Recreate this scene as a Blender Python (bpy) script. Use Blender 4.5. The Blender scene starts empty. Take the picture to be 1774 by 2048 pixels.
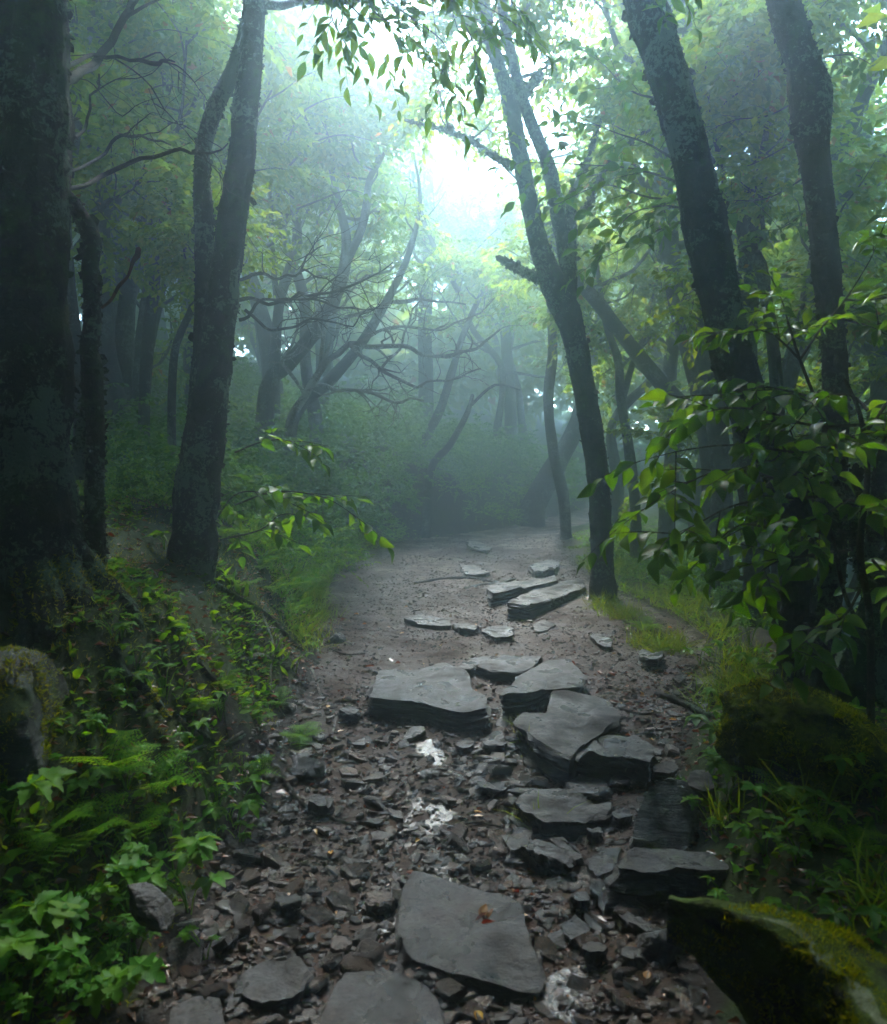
import bpy, math, random
import numpy as np
from mathutils import Vector, Matrix

# ------------------------------------------------------------------ camera, light, exposure
S = bpy.context.scene
COL = S.collection
W, HPX, F = 1774.0, 2048.0, 1500.0          # photograph's pixels, focal length in pixels
CAMZ = 1.5
PITCH = math.atan(84.0 / F)
cd = bpy.data.cameras.new("camera")
cam = bpy.data.objects.new("camera", cd)
COL.objects.link(cam)
cam.location = (0, 0, CAMZ)
cam.rotation_euler = (math.pi / 2 - PITCH, 0, 0)
cd.sensor_fit = 'VERTICAL'
cd.sensor_height = 36.0
cd.sensor_width = 36.0
cd.lens = 36.0 * F / HPX
cd.clip_start = 0.02
cd.clip_end = 500
cd.dof.use_dof = True
cd.dof.focus_distance = 5.2
cd.dof.aperture_fstop = 3.2
S.camera = cam

SUN_EL, SUN_AZ = math.radians(50), math.radians(-3)   # azimuth from +Y towards +X
wd = bpy.data.worlds.new("World")
S.world = wd
wd.use_nodes = True
nt = wd.node_tree
bg = nt.nodes["Background"]
sky = nt.nodes.new("ShaderNodeTexSky")
sky.sky_type = 'NISHITA'
sky.sun_disc = False
sky.sun_elevation = SUN_EL
sky.sun_rotation = SUN_AZ
sky.altitude = 1500
sky.air_density = 1.0
sky.dust_density = 2.0
sky.ozone_density = 1.0
nt.links.new(sky.outputs[0], bg.inputs[0])
bg.inputs[1].default_value = 0.15

sd = bpy.data.lights.new("sun", 'SUN')
sd.energy = 1.4
sd.angle = math.radians(18)
sd.color = (1.0, 0.97, 0.9)
sun = bpy.data.objects.new("sun", sd)
COL.objects.link(sun)
_sv = Vector((math.sin(SUN_AZ) * math.cos(SUN_EL), math.cos(SUN_AZ) * math.cos(SUN_EL), math.sin(SUN_EL)))
sun.rotation_euler = _sv.to_track_quat('Z', 'Y').to_euler()
sun.location = _sv * 30

vs = S.view_settings
vs.view_transform = 'Standard'
vs.look = 'None'
vs.gamma = 1.0
vs.use_curve_mapping = False
vs.exposure = 4.5
S.display_settings.display_device = 'sRGB'
S.render.engine = 'CYCLES'
cy = S.cycles
cy.use_denoising = True
cy.denoiser = 'OPENIMAGEDENOISE'
cy.denoising_input_passes = 'RGB_ALBEDO_NORMAL'
cy.denoising_prefilter = 'ACCURATE'
cy.max_bounces = 7
cy.diffuse_bounces = 3
cy.glossy_bounces = 2
cy.transmission_bounces = 3
cy.volume_bounces = 2
cy.transparent_max_bounces = 6
cy.sample_clamp_indirect = 1.5
cy.use_adaptive_sampling = False
cy.adaptive_threshold = 0.02

HAZE_DENSITY = 0.032
HAZE_COLOR = (0.68, 0.89, 1.0, 1)
HAZE_ANISO = 0.87

R = np.random.RandomState(7)
random.seed(7)

# ------------------------------------------------------------------ numeric helpers
def _hash(ix, iy, iz, seed):
    h = (ix.astype(np.uint32) * np.uint32(374761393) + iy.astype(np.uint32) * np.uint32(668265263)
         + iz.astype(np.uint32) * np.uint32(2147483647) + np.uint32((seed * 974711 + 12345) & 0xffffffff))
    h = (h ^ (h >> np.uint32(13))) * np.uint32(1274126177)
    h = (h ^ (h >> np.uint32(16))) * np.uint32(2246822519)
    h = h ^ (h >> np.uint32(15))
    return h.astype(np.float64) / 4294967295.0

def vnoise(p, seed=0):
    p = np.asarray(p, float)
    i = np.floor(p).astype(np.int64)
    f = p - i
    f = f * f * (3 - 2 * f)
    i = (i & 0xffffffff)
    r = 0
    for dx in (0, 1):
        for dy in (0, 1):
            for dz in (0, 1):
                w = (f[..., 0] if dx else 1 - f[..., 0]) * (f[..., 1] if dy else 1 - f[..., 1]) * (f[..., 2] if dz else 1 - f[..., 2])
                r = r + w * _hash((i[..., 0] + dx) & 0xffffffff, (i[..., 1] + dy) & 0xffffffff, (i[..., 2] + dz) & 0xffffffff, seed)
    return r * 2 - 1

def fbm(p, octv=4, seed=0, gain=0.5):
    p = np.asarray(p, float)
    a, s, t = 1.0, 0.0, 0.0
    for k in range(octv):
        s = s + a * vnoise(p * (2.03 ** k) + 17.3 * k, seed + k)
        t += a
        a *= gain
    return s / t

def fbm2(x, y, octv=4, seed=0, gain=0.5):
    x = np.asarray(x, float)
    y = np.asarray(y, float)
    return fbm(np.stack([x, y, np.zeros_like(x)], -1), octv, seed, gain)

def sstep(a, b, x):
    t = np.clip((x - a) / (b - a), 0, 1)
    return t * t * (3 - 2 * t)

def norm(v):
    v = np.asarray(v, float)
    return v / np.maximum(np.linalg.norm(v, axis=-1, keepdims=True), 1e-9)

CAM = np.array([0, 0, CAMZ])
FWD = np.array([0, math.cos(PITCH), -math.sin(PITCH)])
UPV = np.array([0, math.sin(PITCH), math.cos(PITCH)])

def ray(px, py):
    return FWD + np.array([1.0, 0, 0]) * ((px - W / 2) / F) + UPV * ((HPX / 2 - py) / F)

def pt(px, py, d):
    return CAM + ray(px, py) * d

# ------------------------------------------------------------------ the lie of the land
_Y = np.array([-30, -5, 0, 2, 3, 4, 5, 6, 8, 10, 12, 14, 16, 20, 26, 60.])
_XL = np.array([-1.2, -.9, -.8, -.74, -.76, -.80, -.86, -.98, -1.25, -1.3, -.7, .9, 2.0, 4.3, 7.5, 20])
_XR = np.array([1.2, .9, .7, .62, .80, 1.25, 1.85, 2.05, 1.62, 1.65, 1.75, 2.2, 3.3, 6.0, 9.5, 23])
_YF = np.linspace(-30, 60, 1801)
def _sm(v, k=13):
    f = np.interp(_YF, _Y, v)
    g = np.concatenate([np.full(k, f[0]), f, np.full(k, f[-1])])
    return np.convolve(g, np.ones(2 * k + 1) / (2 * k + 1), 'valid')
_XLF, _XRF = _sm(_XL), _sm(_XR)
def xl(y): return np.interp(y, _YF, _XLF)
def xr(y): return np.interp(y, _YF, _XRF)
_ZF = _sm(np.interp(_Y, [-30, 3.3, 5, 9, 12, 16, 20, 60], [-.1, 0, .2, .3, .36, .42, .6, 2.5]), 9)
def zp(y): return np.interp(y, _YF, _ZF)
_AL = lambda y: np.interp(y, [-5, 1.5, 3.2, 5, 7, 10, 12.5, 16, 30], [.3, .44, .82, .88, .68, .7, 1.1, .9, .8])
_BR = lambda y: np.interp(y, [-5, 1.5, 3.4, 4.4, 6, 10, 14, 30], [.3, .30, .34, .12, .03, .06, .1, .1])
_CR = lambda y: np.interp(y, [-5, 2, 4, 6, 8, 12, 16, 30], [1.5, 1.4, 1.3, .45, .5, .7, 1.0, 1.5])

def H(x, y):
    x = np.asarray(x, float)
    y = np.asarray(y, float)
    wl = .10 * fbm2(x * 1.3, y * 1.7, 3, 5) * 1.2
    L, Rr = xl(y) + wl, xr(y) + wl
    z = zp(y)
    dl, dr = L - x, x - Rr
    u = np.clip((x - L) / np.maximum(Rr - L, .1), 0, 1)
    z = z - .10 * (4 * u * (1 - u)) * np.interp(y, [0, 4, 6, 30], [1, .7, .3, .3])
    big = fbm2(x * .9, y * .9, 4, 11)
    steep = np.interp(y, [0, 2, 4, 8, 14, 20], [.9, .75, .7, .8, .7, .9])
    lb = _AL(y) * sstep(0, 1, dl / steep) * (1 + .25 * big)
    lb = lb + np.interp(np.maximum(dl - .6, 0), [0, 2, 8, 20, 60], [0, .55, 2.4, 4.6, 6.0])
    lb = lb + sstep(.1, .8, dl) * (.10 * fbm2(x * 2.6, y * 2.6, 4, 21) + .03 * fbm2(x * 9, y * 9, 3, 22))
    rb = _BR(y) * sstep(0, .55, dr) * (1 + .3 * big)
    e = np.maximum(dr - _CR(y), 0)
    rb = rb - np.interp(e, [0, .6, 4, 16, 60], [0, .3, 2.6, 7.5, 9.0])
    rb = rb + sstep(.1, .8, dr) * (.07 * fbm2(x * 2.6, y * 2.6, 4, 31) + .02 * fbm2(x * 9, y * 9, 3, 32))
    z = z + np.where(dl > 0, lb, 0) + np.where(dr > 0, rb, 0)
    inside = sstep(-.1, .2, np.minimum(-dl, -dr))
    z = z + inside * (.030 * fbm2(x * 3.1, y * 3.1, 4, 41) + .012 * fbm2(x * 11, y * 11, 3, 42))
    return z

def H1(x, y):
    return float(H(np.array([x]), np.array([y]))[0])

_T = np.concatenate([np.arange(.6, 8, .012), np.arange(8, 40, .05)])
def hit(px, py, lift=0.0):
    P = CAM + ray(px, py)[None, :] * _T[:, None]
    b = P[:, 2] - lift < H(P[:, 0], P[:, 1])
    i = int(np.argmax(b)) if b.any() else len(_T) - 1
    return P[i]

# ------------------------------------------------------------------ mesh helpers
class MB:
    """collects vertex and face arrays; build() links them as one mesh object"""
    def __init__(s):
        s.v, s.f, s.n, s.attr = [], [], 0, []
    def add(s, v, f):
        v = np.asarray(v, float).reshape(-1, 3)
        s.v.append(v)
        for a in (f if isinstance(f, list) else [f]):
            if len(a):
                s.f.append(np.asarray(a, np.int64) + s.n)
        s.n += len(v)
        return s
    def mesh(s, name, smooth=True, origin=None):
        me = bpy.data.meshes.new(name)
        V = np.concatenate(s.v) if s.v else np.zeros((0, 3))
        if origin is not None:
            V = V - np.asarray(origin)
        me.vertices.add(len(V))
        me.vertices.foreach_set("co", V.astype(np.float32).ravel())
        loops = np.concatenate([a.ravel() for a in s.f]).astype(np.int32)
        tot = np.concatenate([np.full(len(a), a.shape[1], np.int32) for a in s.f])
        st = np.concatenate([[0], np.cumsum(tot)[:-1]]).astype(np.int32)
        me.loops.add(len(loops))
        me.loops.foreach_set("vertex_index", loops)
        me.polygons.add(len(tot))
        me.polygons.foreach_set("loop_start", st)
        me.polygons.foreach_set("use_smooth", np.full(len(tot), bool(smooth)))
        me.update(calc_edges=True)
        me.validate()
        return me

def link(name, me, mat=None, parent=None, loc=None, kind=None):
    o = bpy.data.objects.new(name, me)
    COL.objects.link(o)
    if mat is not None and not me.materials:
        me.materials.append(mat)
    if parent is not None:
        o.parent = parent
    if loc is not None:
        o.location = loc
    if kind:
        o["kind"] = kind
    return o

def thing(name, label, cat, loc, group=None):
    o = bpy.data.objects.new(name, None)
    o.empty_display_size = .1
    COL.objects.link(o)
    o.location = tuple(float(c) for c in loc)
    o["label"] = label
    o["category"] = cat
    if group:
        o["group"] = group
    return o

def tag(o, label, cat, group=None):
    o["label"] = label
    o["category"] = cat
    if group:
        o["group"] = group
    return o

def children_of(root):
    return [o for o in COL.objects if o.parent == root]

_KIDS = {}
def dup(root, loc, rotz=0, scale=1.0, label=None, group=None, tilt=(0, 0)):
    if root.name not in _KIDS:
        ks = list(root.children)
        _KIDS[root.name] = [(k, list(k.children)) for k in ks]
    r = root.copy()
    COL.objects.link(r)
    r.location = loc
    r.rotation_euler = (tilt[0], tilt[1], rotz)
    r.scale = (scale,) * 3
    if label:
        r["label"] = label
    if group:
        r["group"] = group
    for k, gs in _KIDS[root.name]:
        c = k.copy()
        COL.objects.link(c)
        c.parent = r
        for g in gs:
            d = g.copy()
            COL.objects.link(d)
            d.parent = c
    return r

# ---- curves and tubes
def spline(P, step):
    P = np.asarray(P, float)
    Q = np.vstack([2 * P[0] - P[1], P, 2 * P[-1] - P[-2]])
    out = []
    for i in range(len(P) - 1):
        p0, p1, p2, p3 = Q[i], Q[i + 1], Q[i + 2], Q[i + 3]
        n = max(2, int(np.linalg.norm(p2[:3] - p1[:3]) / step))
        t = np.linspace(0, 1, n, endpoint=False)[:, None]
        out.append(.5 * ((2 * p1) + (-p0 + p2) * t + (2 * p0 - 5 * p1 + 4 * p2 - p3) * t ** 2 + (-p0 + 3 * p1 - 3 * p2 + p3) * t ** 3))
    out.append(P[-1:])
    return np.vstack(out)

def tube(mb, P, rad, sides=10, step=.08, rough=.08, ridge=.0, seed=0, freq=6.0, flare=None):
    """a limb along P (n,3) with radii rad (n,), its surface roughened; returns the smoothed centre line"""
    A = np.hstack([np.asarray(P, float), np.asarray(rad, float)[:, None]])
    C = spline(A, step)
    c, r = C[:, :3], np.maximum(C[:, 3], .0008)
    t = norm(np.gradient(c, axis=0))
    ref = np.array([0.31, 0.95, 0.05])
    n0 = norm(np.cross(t[0], ref))
    N = [n0]
    for i in range(1, len(c)):
        v = N[-1] - t[i] * np.dot(N[-1], t[i])
        N.append(v / max(np.linalg.norm(v), 1e-9))
    N = np.array(N)
    B = np.cross(t, N)
    a = np.linspace(0, 2 * np.pi, sides, endpoint=False)
    ring = np.cos(a)[None, :, None] * N[:, None, :] + np.sin(a)[None, :, None] * B[:, None, :]
    base = c[:, None, :] + ring * r[:, None, None]
    if rough:
        d = fbm(base * freq + seed * 3.7, 4, seed) * rough
        d = d + .5 * rough * fbm(c[:, None, :] * 1.6 + ring * .5 + seed, 2, seed + 9)
        if ridge:
            q = np.stack([np.cos(a)[None, :] * 4 + 0 * r[:, None], np.sin(a)[None, :] * 4 + 0 * r[:, None],
                          np.cumsum(np.full(len(c), step))[:, None] * 4.0 + 0 * a[None, :]], -1)
            d = d + ridge * fbm(q * 1.4, 3, seed + 3)
        base = c[:, None, :] + ring * (r[:, None] * (1 + d * 1.6))[:, :, None]
    V = base.reshape(-1, 3)
    k = len(c)
    i = np.arange(k - 1)[:, None] * sides
    j = np.arange(sides)[None, :]
    j2 = (j + 1) % sides
    Q = np.stack([i + j, i + j2, i + sides + j2, i + sides + j], -1).reshape(-1, 4)
    tip = c[-1] + t[-1] * r[-1] * .8
    V = np.vstack([V, tip[None]])
    e = (k - 1) * sides
    cap = np.stack([e + np.arange(sides), e + (np.arange(sides) + 1) % sides, np.full(sides, len(V) - 1)], -1)
    mb.add(V, [Q, cap])
    return C, V[:-1].reshape(k, sides, 3), ring

# ---- leaves: a flat template carried to many frames
def leaf_template(shape="ovate", curve=.12, fold=.18):
    if shape == "simple":      # 2 triangles folded on the midrib
        v = [(0, 0, 0), (.45, .5, fold * .5), (1, 0, -curve), (.45, -.5, fold * .5)]
        return np.array(v), [np.array([(0, 2, 1), (0, 3, 2)])]
    if shape == "blade":
        v, f = [], []
        for i, (x, w) in enumerate([(0, 1), (.35, .9), (.7, .6)]):
            v += [(x, .5 * w, -curve * x * x * 3), (x, -.5 * w, -curve * x * x * 3)]
        v.append((.98, 0, -curve * 3.2))
        return np.array(v), [np.array([(0, 1, 3, 2), (2, 3, 5, 4)]), np.array([(4, 5, 6)])]
    if shape == "flake":
        v = [(0, .4, 0), (0, -.4, 0), (.6, -.5, .25), (1, 0, .5), (.55, .5, .2)]
        return np.array(v), [np.array([(0, 1, 2), (0, 2, 4), (2, 3, 4)])]
    prof = {"ovate": [(0, 0), (.08, .22), (.25, .44), (.42, .5), (.62, .40), (.80, .22), (1, 0)],
            "lance": [(0, 0), (.1, .2), (.3, .45), (.5, .5), (.7, .36), (.88, .13), (1, 0)],
            "round": [(0, 0), (.05, .3), (.25, .52), (.5, .55), (.75, .42), (.92, .2), (1, 0)],
            "toothed": [(0, 0), (.07, .2), (.16, .40), (.22, .33), (.34, .56), (.41, .42), (.53, .52), (.6, .34), (.72, .36), (.78, .2), (.88, .16), (1, 0)],
            "lobed": [(0, 0), (.05, .12), (.14, .5), (.30, .58), (.34, .26), (.42, .22), (.52, .50), (.66, .42), (.66, .2), (.74, .16), (.84, .2), (1, 0)]}[shape]
    v, f = [], []
    for x, w in prof:
        z = -curve * (x ** 2) - .02 * math.sin(x * 9)
        v.append((x, 0, z))
        if w > 0:
            v.append((x, w, z + fold * w))
            v.append((x, -w, z + fold * w))
    idx = [0]
    rows = []
    k = 0
    for x, w in prof:
        if w > 0:
            rows.append((k, k + 1, k + 2))
            k += 3
        else:
            rows.append((k, k, k))
            k += 1
    tri, quad = [], []
    for a, b in zip(rows[:-1], rows[1:]):
        if a[1] == a[0]:
            tri += [(a[0], b[0], b[1]), (a[0], b[2], b[0])]
        elif b[1] == b[0]:
            tri += [(a[0], b[0], a[1]), (a[0], a[2], b[0])]
        else:
            quad += [(a[0], b[0], b[1], a[1]), (a[0], a[2], b[2], b[0])]
    out = [np.array(tri)]
    if quad:
        out.append(np.array(quad))
    return np.array(v, float), out

def frames(D, N):
    X = norm(D)
    N = N - X * np.sum(N * X, -1, keepdims=True)
    Z = norm(N)
    Y = np.cross(Z, X)
    return X, Y, Z

def batch(mb, tpl, P, D, N, L, Wd):
    """many copies of a leaf template in one mesh"""
    tv, tf = tpl
    P = np.asarray(P, float)
    if not len(P):
        return
    L = np.broadcast_to(np.asarray(L, float), (len(P),))
    Wd = np.broadcast_to(np.asarray(Wd, float), (len(P),))
    X, Y, Z = frames(np.asarray(D, float), np.asarray(N, float))
    V = (P[:, None, :] + X[:, None, :] * (tv[None, :, 0:1] * L[:, None, None])
         + Y[:, None, :] * (tv[None, :, 1:2] * Wd[:, None, None])
         + Z[:, None, :] * (tv[None, :, 2:3] * L[:, None, None]))
    off = (np.arange(len(P)) * len(tv))[:, None, None]
    mb.add(V.reshape(-1, 3), [(f[None] + off).reshape(-1, f.shape[1]) for f in tf])

def leaf_mesh(name, shape, ratio, curve, fold, mat):
    mb = MB()
    batch(mb, leaf_template(shape, curve, fold), [[0, 0, 0]], [[1, 0, 0]], [[0, 0, 1]], 1.0, ratio)
    me = mb.mesh(name)
    me.materials.append(mat)
    return me

def leaf_objects(meshes, P, D, N, L, parent, base, name="leaf", rs=R):
    X, Y, Z = frames(np.asarray(D, float), np.asarray(N, float))
    for i in range(len(P)):
        o = bpy.data.objects.new(name, meshes[rs.randint(len(meshes))])
        COL.objects.link(o)
        o.parent = parent
        m = Matrix(((X[i][0], Y[i][0], Z[i][0], 0), (X[i][1], Y[i][1], Z[i][1], 0), (X[i][2], Y[i][2], Z[i][2], 0), (0, 0, 0, 1)))
        q = m.to_quaternion()
        o.rotation_mode = 'QUATERNION'
        o.rotation_quaternion = q
        o.location = Vector(P[i] - base)
        o.scale = (float(L[i]),) * 3

def spray(P0, D0, n, tl, leaf, rs, droop=.5, flat=.75):
    """leaf frames along many twigs: P0, D0 (m,3); n leaves a twig of length tl"""
    m = len(P0)
    D0 = norm(D0)
    up = np.array([0, 0, 1.0])
    side = norm(np.cross(D0, up) + rs.normal(0, .15, (m, 3)))
    P, D, N, L = [], [], [], []
    for k in range(n):
        t = (k + .6) / n
        s = 1 if k % 2 else -1
        pos = P0 + D0 * (tl * t)[:, None] + np.array([0, 0, -1.0]) * (tl * t * t * droop * .35)[:, None]
        last = k == n - 1
        d = D0 * (.9 if last else .55) + side * (0 if last else s * .8) + np.array([0, 0, -1.0]) * (droop * rs.uniform(.3, 1.2, m))[:, None] + rs.normal(0, .22, (m, 3))
        nn = up * flat + rs.normal(0, .38, (m, 3))
        P.append(pos); D.append(d); N.append(nn)
        L.append(leaf * rs.uniform(.6, 1.15, m))
    return np.concatenate(P), np.concatenate(D), np.concatenate(N), np.concatenate(L)

# ------------------------------------------------------------------ materials
def newmat(name):
    m = bpy.data.materials.new(name)
    m.use_nodes = True
    n = m.node_tree
    b = n.nodes["Principled BSDF"]
    return m, n, b

def nd(n, t, **kw):
    x = n.nodes.new(t)
    for k, v in kw.items():
        if k.startswith("i_"):
            x.inputs[k[2:].replace("_", " ")].default_value = v
        else:
            setattr(x, k, v)
    return x

def ramp(n, src, stops, interp='LINEAR'):
    r = n.nodes.new("ShaderNodeValToRGB")
    r.color_ramp.interpolation = interp
    e = r.color_ramp.elements
    while len(e) < len(stops):
        e.new(.5)
    for el, (p, c) in zip(e, stops):
        el.position = p
        el.color = c if len(c) == 4 else (*c, 1)
    n.links.new(src, r.inputs[0])
    return r

def mixc(n, fac, a, b):
    m = n.nodes.new("ShaderNodeMix")
    m.data_type = 'RGBA'
    for s, i in ((fac, 0), (a, 6), (b, 7)):
        if hasattr(s, "is_output"):
            n.links.new(s, m.inputs[i])
        else:
            m.inputs[i].default_value = s if not isinstance(s, tuple) or len(s) == 4 else (*s, 1)
    return m.outputs[2]

def noise(n, scale, detail=6, rough=.6, vec=None, dist=0.0):
    x = n.nodes.new("ShaderNodeTexNoise")
    x.inputs["Scale"].default_value = scale
    x.inputs["Detail"].default_value = detail
    x.inputs["Roughness"].default_value = rough
    x.inputs["Distortion"].default_value = dist
    if vec is None:
        g = n.nodes.get("geo") or n.nodes.new("ShaderNodeNewGeometry")
        g.name = "geo"
        vec = g.outputs["Position"]
    n.links.new(vec, x.inputs["Vector"])
    return x.outputs["Fac"]

def half(n, src):
    m = nd(n, 'ShaderNodeMath', operation='MULTIPLY')
    n.links.new(src, m.inputs[0])
    m.inputs[1].default_value = .5
    return m.outputs[0]

def bump(n, b, h, dist, strength=1.0, prev=None):
    x = n.nodes.new("ShaderNodeBump")
    x.inputs["Strength"].default_value = strength
    x.inputs["Distance"].default_value = dist
    n.links.new(h, x.inputs["Height"])
    if prev is not None:
        n.links.new(prev.outputs[0], x.inputs["Normal"])
    if b is not None:
        n.links.new(x.outputs[0], b.inputs["Normal"])
    return x

def bark_material(name, dark, light, lichen, moss, moss_amt, lichen_amt=.5, wet=.75):
    m, n, b = newmat(name)
    f1 = noise(n, 11, 9, .7)
    c = ramp(n, f1, [(.38, dark), (.62, light)]).outputs[0]
    f3 = noise(n, 4.5, 8, .7)
    c = mixc(n, ramp(n, f3, [(.62 - .2 * moss_amt, (0, 0, 0)), (.70 - .2 * moss_amt, (1, 1, 1))]).outputs[0], c, moss)
    f2 = noise(n, 34, 8, .75, dist=.5)
    f4 = noise(n, 2.6, 3, .6)
    sm = nd(n, "ShaderNodeMath", operation='ADD')
    n.links.new(f2, sm.inputs[0])
    n.links.new(f4, sm.inputs[1])
    c = mixc(n, ramp(n, half(n, sm.outputs[0]), [(.585 - .10 * lichen_amt, (0, 0, 0)), (.61 - .10 * lichen_amt, (.9, .9, .9))]).outputs[0], c, lichen)
    n.links.new(c, b.inputs["Base Color"])
    b.inputs["Roughness"].default_value = wet
    b.inputs["Specular IOR Level"].default_value = .12
    x = bump(n, None, noise(n, 45, 7, .75), .02, 1.0)
    bump(n, b, f2, .03, 1.0, prev=x)
    return m

M = {}
M["bark"] = bark_material("bark", (.005, .004, .0035), (.026, .020, .016), (.085, .125, .080), (.018, .036, .006), .42, .62)
M["bark_mossy"] = bark_material("bark_mossy", (.004, .0035, .003), (.020, .015, .011), (.080, .125, .085), (.018, .038, .005), .6, .62)
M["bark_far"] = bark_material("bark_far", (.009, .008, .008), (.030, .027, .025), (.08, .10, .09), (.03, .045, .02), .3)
M["bark_dead"] = bark_material("bark_dead", (.05, .045, .042), (.12, .115, .11), (.2, .23, .22), (.03, .05, .02), .1, .7)
M["root"] = bark_material("root", (.05, .042, .034), (.17, .15, .125), (.2, .23, .19), (.03, .05, .012), .25, .5)
M["twig"] = bark_material("twig", (.02, .016, .012), (.06, .05, .04), (.1, .12, .1), (.03, .05, .02), .2, .3)
M["stick"] = bark_material("stick", (.04, .018, .008), (.13, .055, .022), (.1, .1, .08), (.03, .04, .01), .1, .1)

def leaf_material(name, c1, c2, c3, trans=.45, gloss=.35, rough=.35, spot=0.0, alt=None, hue=.455):
    m, n, b = newmat(name)
    g = n.nodes.new("ShaderNodeNewGeometry")
    g.name = "geo"
    oi = n.nodes.new("ShaderNodeObjectInfo")
    ad = nd(n, "ShaderNodeMath", operation='ADD')
    n.links.new(g.outputs["Random Per Island"], ad.inputs[0])
    n.links.new(oi.outputs["Random"], ad.inputs[1])
    fr = nd(n, "ShaderNodeMath", operation='FRACT')
    n.links.new(ad.outputs[0], fr.inputs[0])
    stops = [(0, c1), (.5, c2), (.97 if alt else 1.0, c3)]
    if alt:
        stops.append((.985, alt))
    r = ramp(n, fr.outputs[0], stops)
    f = noise(n, 30, 3, .5)
    col = mixc(n, ramp(n, f, [(.35, (.0,) * 3), (.75, (.35,) * 3)]).outputs[0], r.outputs[0], (.012, .025, .006))
    if spot:
        col = mixc(n, ramp(n, noise(n, 38, 4, .6), [(.66, (0, 0, 0)), (.72, (spot,) * 3)]).outputs[0], col, (.085, .050, .014))
        tc = n.nodes.new("ShaderNodeTexCoord")
        sp = n.nodes.new("ShaderNodeSeparateXYZ")
        n.links.new(tc.outputs["Object"], sp.inputs[0])
        ab = nd(n, "ShaderNodeMath", operation='ABSOLUTE')
        n.links.new(sp.outputs[1], ab.inputs[0])
        mu = nd(n, "ShaderNodeMath", operation='MULTIPLY_ADD')
        n.links.new(ab.outputs[0], mu.inputs[0])
        mu.inputs[1].default_value = -1.1
        n.links.new(sp.outputs[0], mu.inputs[2])
        m2 = nd(n, "ShaderNodeMath", operation='MULTIPLY')
        n.links.new(mu.outputs[0], m2.inputs[0])
        m2.inputs[1].default_value = 62.0
        si = nd(n, "ShaderNodeMath", operation='SINE')
        n.links.new(m2.outputs[0], si.inputs[0])
        vein = ramp(n, si.outputs[0], [(.80, (0, 0, 0)), (.98, (1, 1, 1))])
        col = mixc(n, vein.outputs[0], col, mixc(n, .35, col, (.14, .20, .05)))
        bump(n, b, vein.outputs[0], .004, -.6)
    n.links.new(col, b.inputs["Base Color"])
    b.inputs["Roughness"].default_value = rough
    b.inputs["Specular IOR Level"].default_value = gloss
    tr = n.nodes.new("ShaderNodeBsdfTranslucent")
    hs = nd(n, "ShaderNodeHueSaturation")
    hs.inputs["Hue"].default_value = hue
    hs.inputs["Saturation"].default_value = 1.25
    hs.inputs["Value"].default_value = 2.2
    n.links.new(col, hs.inputs["Color"])
    n.links.new(hs.outputs[0], tr.inputs["Color"])
    mx = n.nodes.new("ShaderNodeMixShader")
    mx.inputs[0].default_value = trans
    n.links.new(b.outputs[0], mx.inputs[1])
    n.links.new(tr.outputs[0], mx.inputs[2])
    n.links.new(mx.outputs[0], n.nodes["Material Output"].inputs["Surface"])
    return m

M["leaf_tree"] = leaf_material("leaf_tree", (.036, .125, .003), (.066, .165, .003), (.115, .19, .004), .62, .06, .6, alt=(.16, .11, .02))
M["leaf_near"] = leaf_material("leaf_near", (.020, .085, .006), (.034, .115, .007), (.075, .16, .007), .45, .22, .42, spot=.8, hue=.475)
M["leaf_shrub"] = leaf_material("leaf_shrub", (.016, .085, .008), (.026, .11, .010), (.05, .14, .008), .45, .1, .5)
M["leaf_bank"] = leaf_material("leaf_bank", (.024, .115, .006), (.040, .15, .008), (.075, .18, .006), .48, .08, .5, spot=.6)
M["leaf_fern"] = leaf_material("leaf_fern", (.036, .15, .005), (.060, .18, .006), (.095, .20, .006), .48, .08, .5)
M["grass"] = leaf_material("grass", (.05, .14, .006), (.085, .17, .008), (.13, .17, .015), .45, .1, .5)
M["moss"] = leaf_material("moss", (.075, .12, .003), (.12, .16, .004), (.17, .18, .006), .45, .02, .9)
M["litter"] = leaf_material("litter", (.06, .022, .008), (.12, .045, .012), (.20, .095, .02), .15, .4, .35, alt=(.30, .20, .02))
M["litter_yellow"] = leaf_material("litter_yellow", (.32, .17, .02), (.38, .22, .025), (.26, .12, .02), .2, .4, .35)

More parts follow.
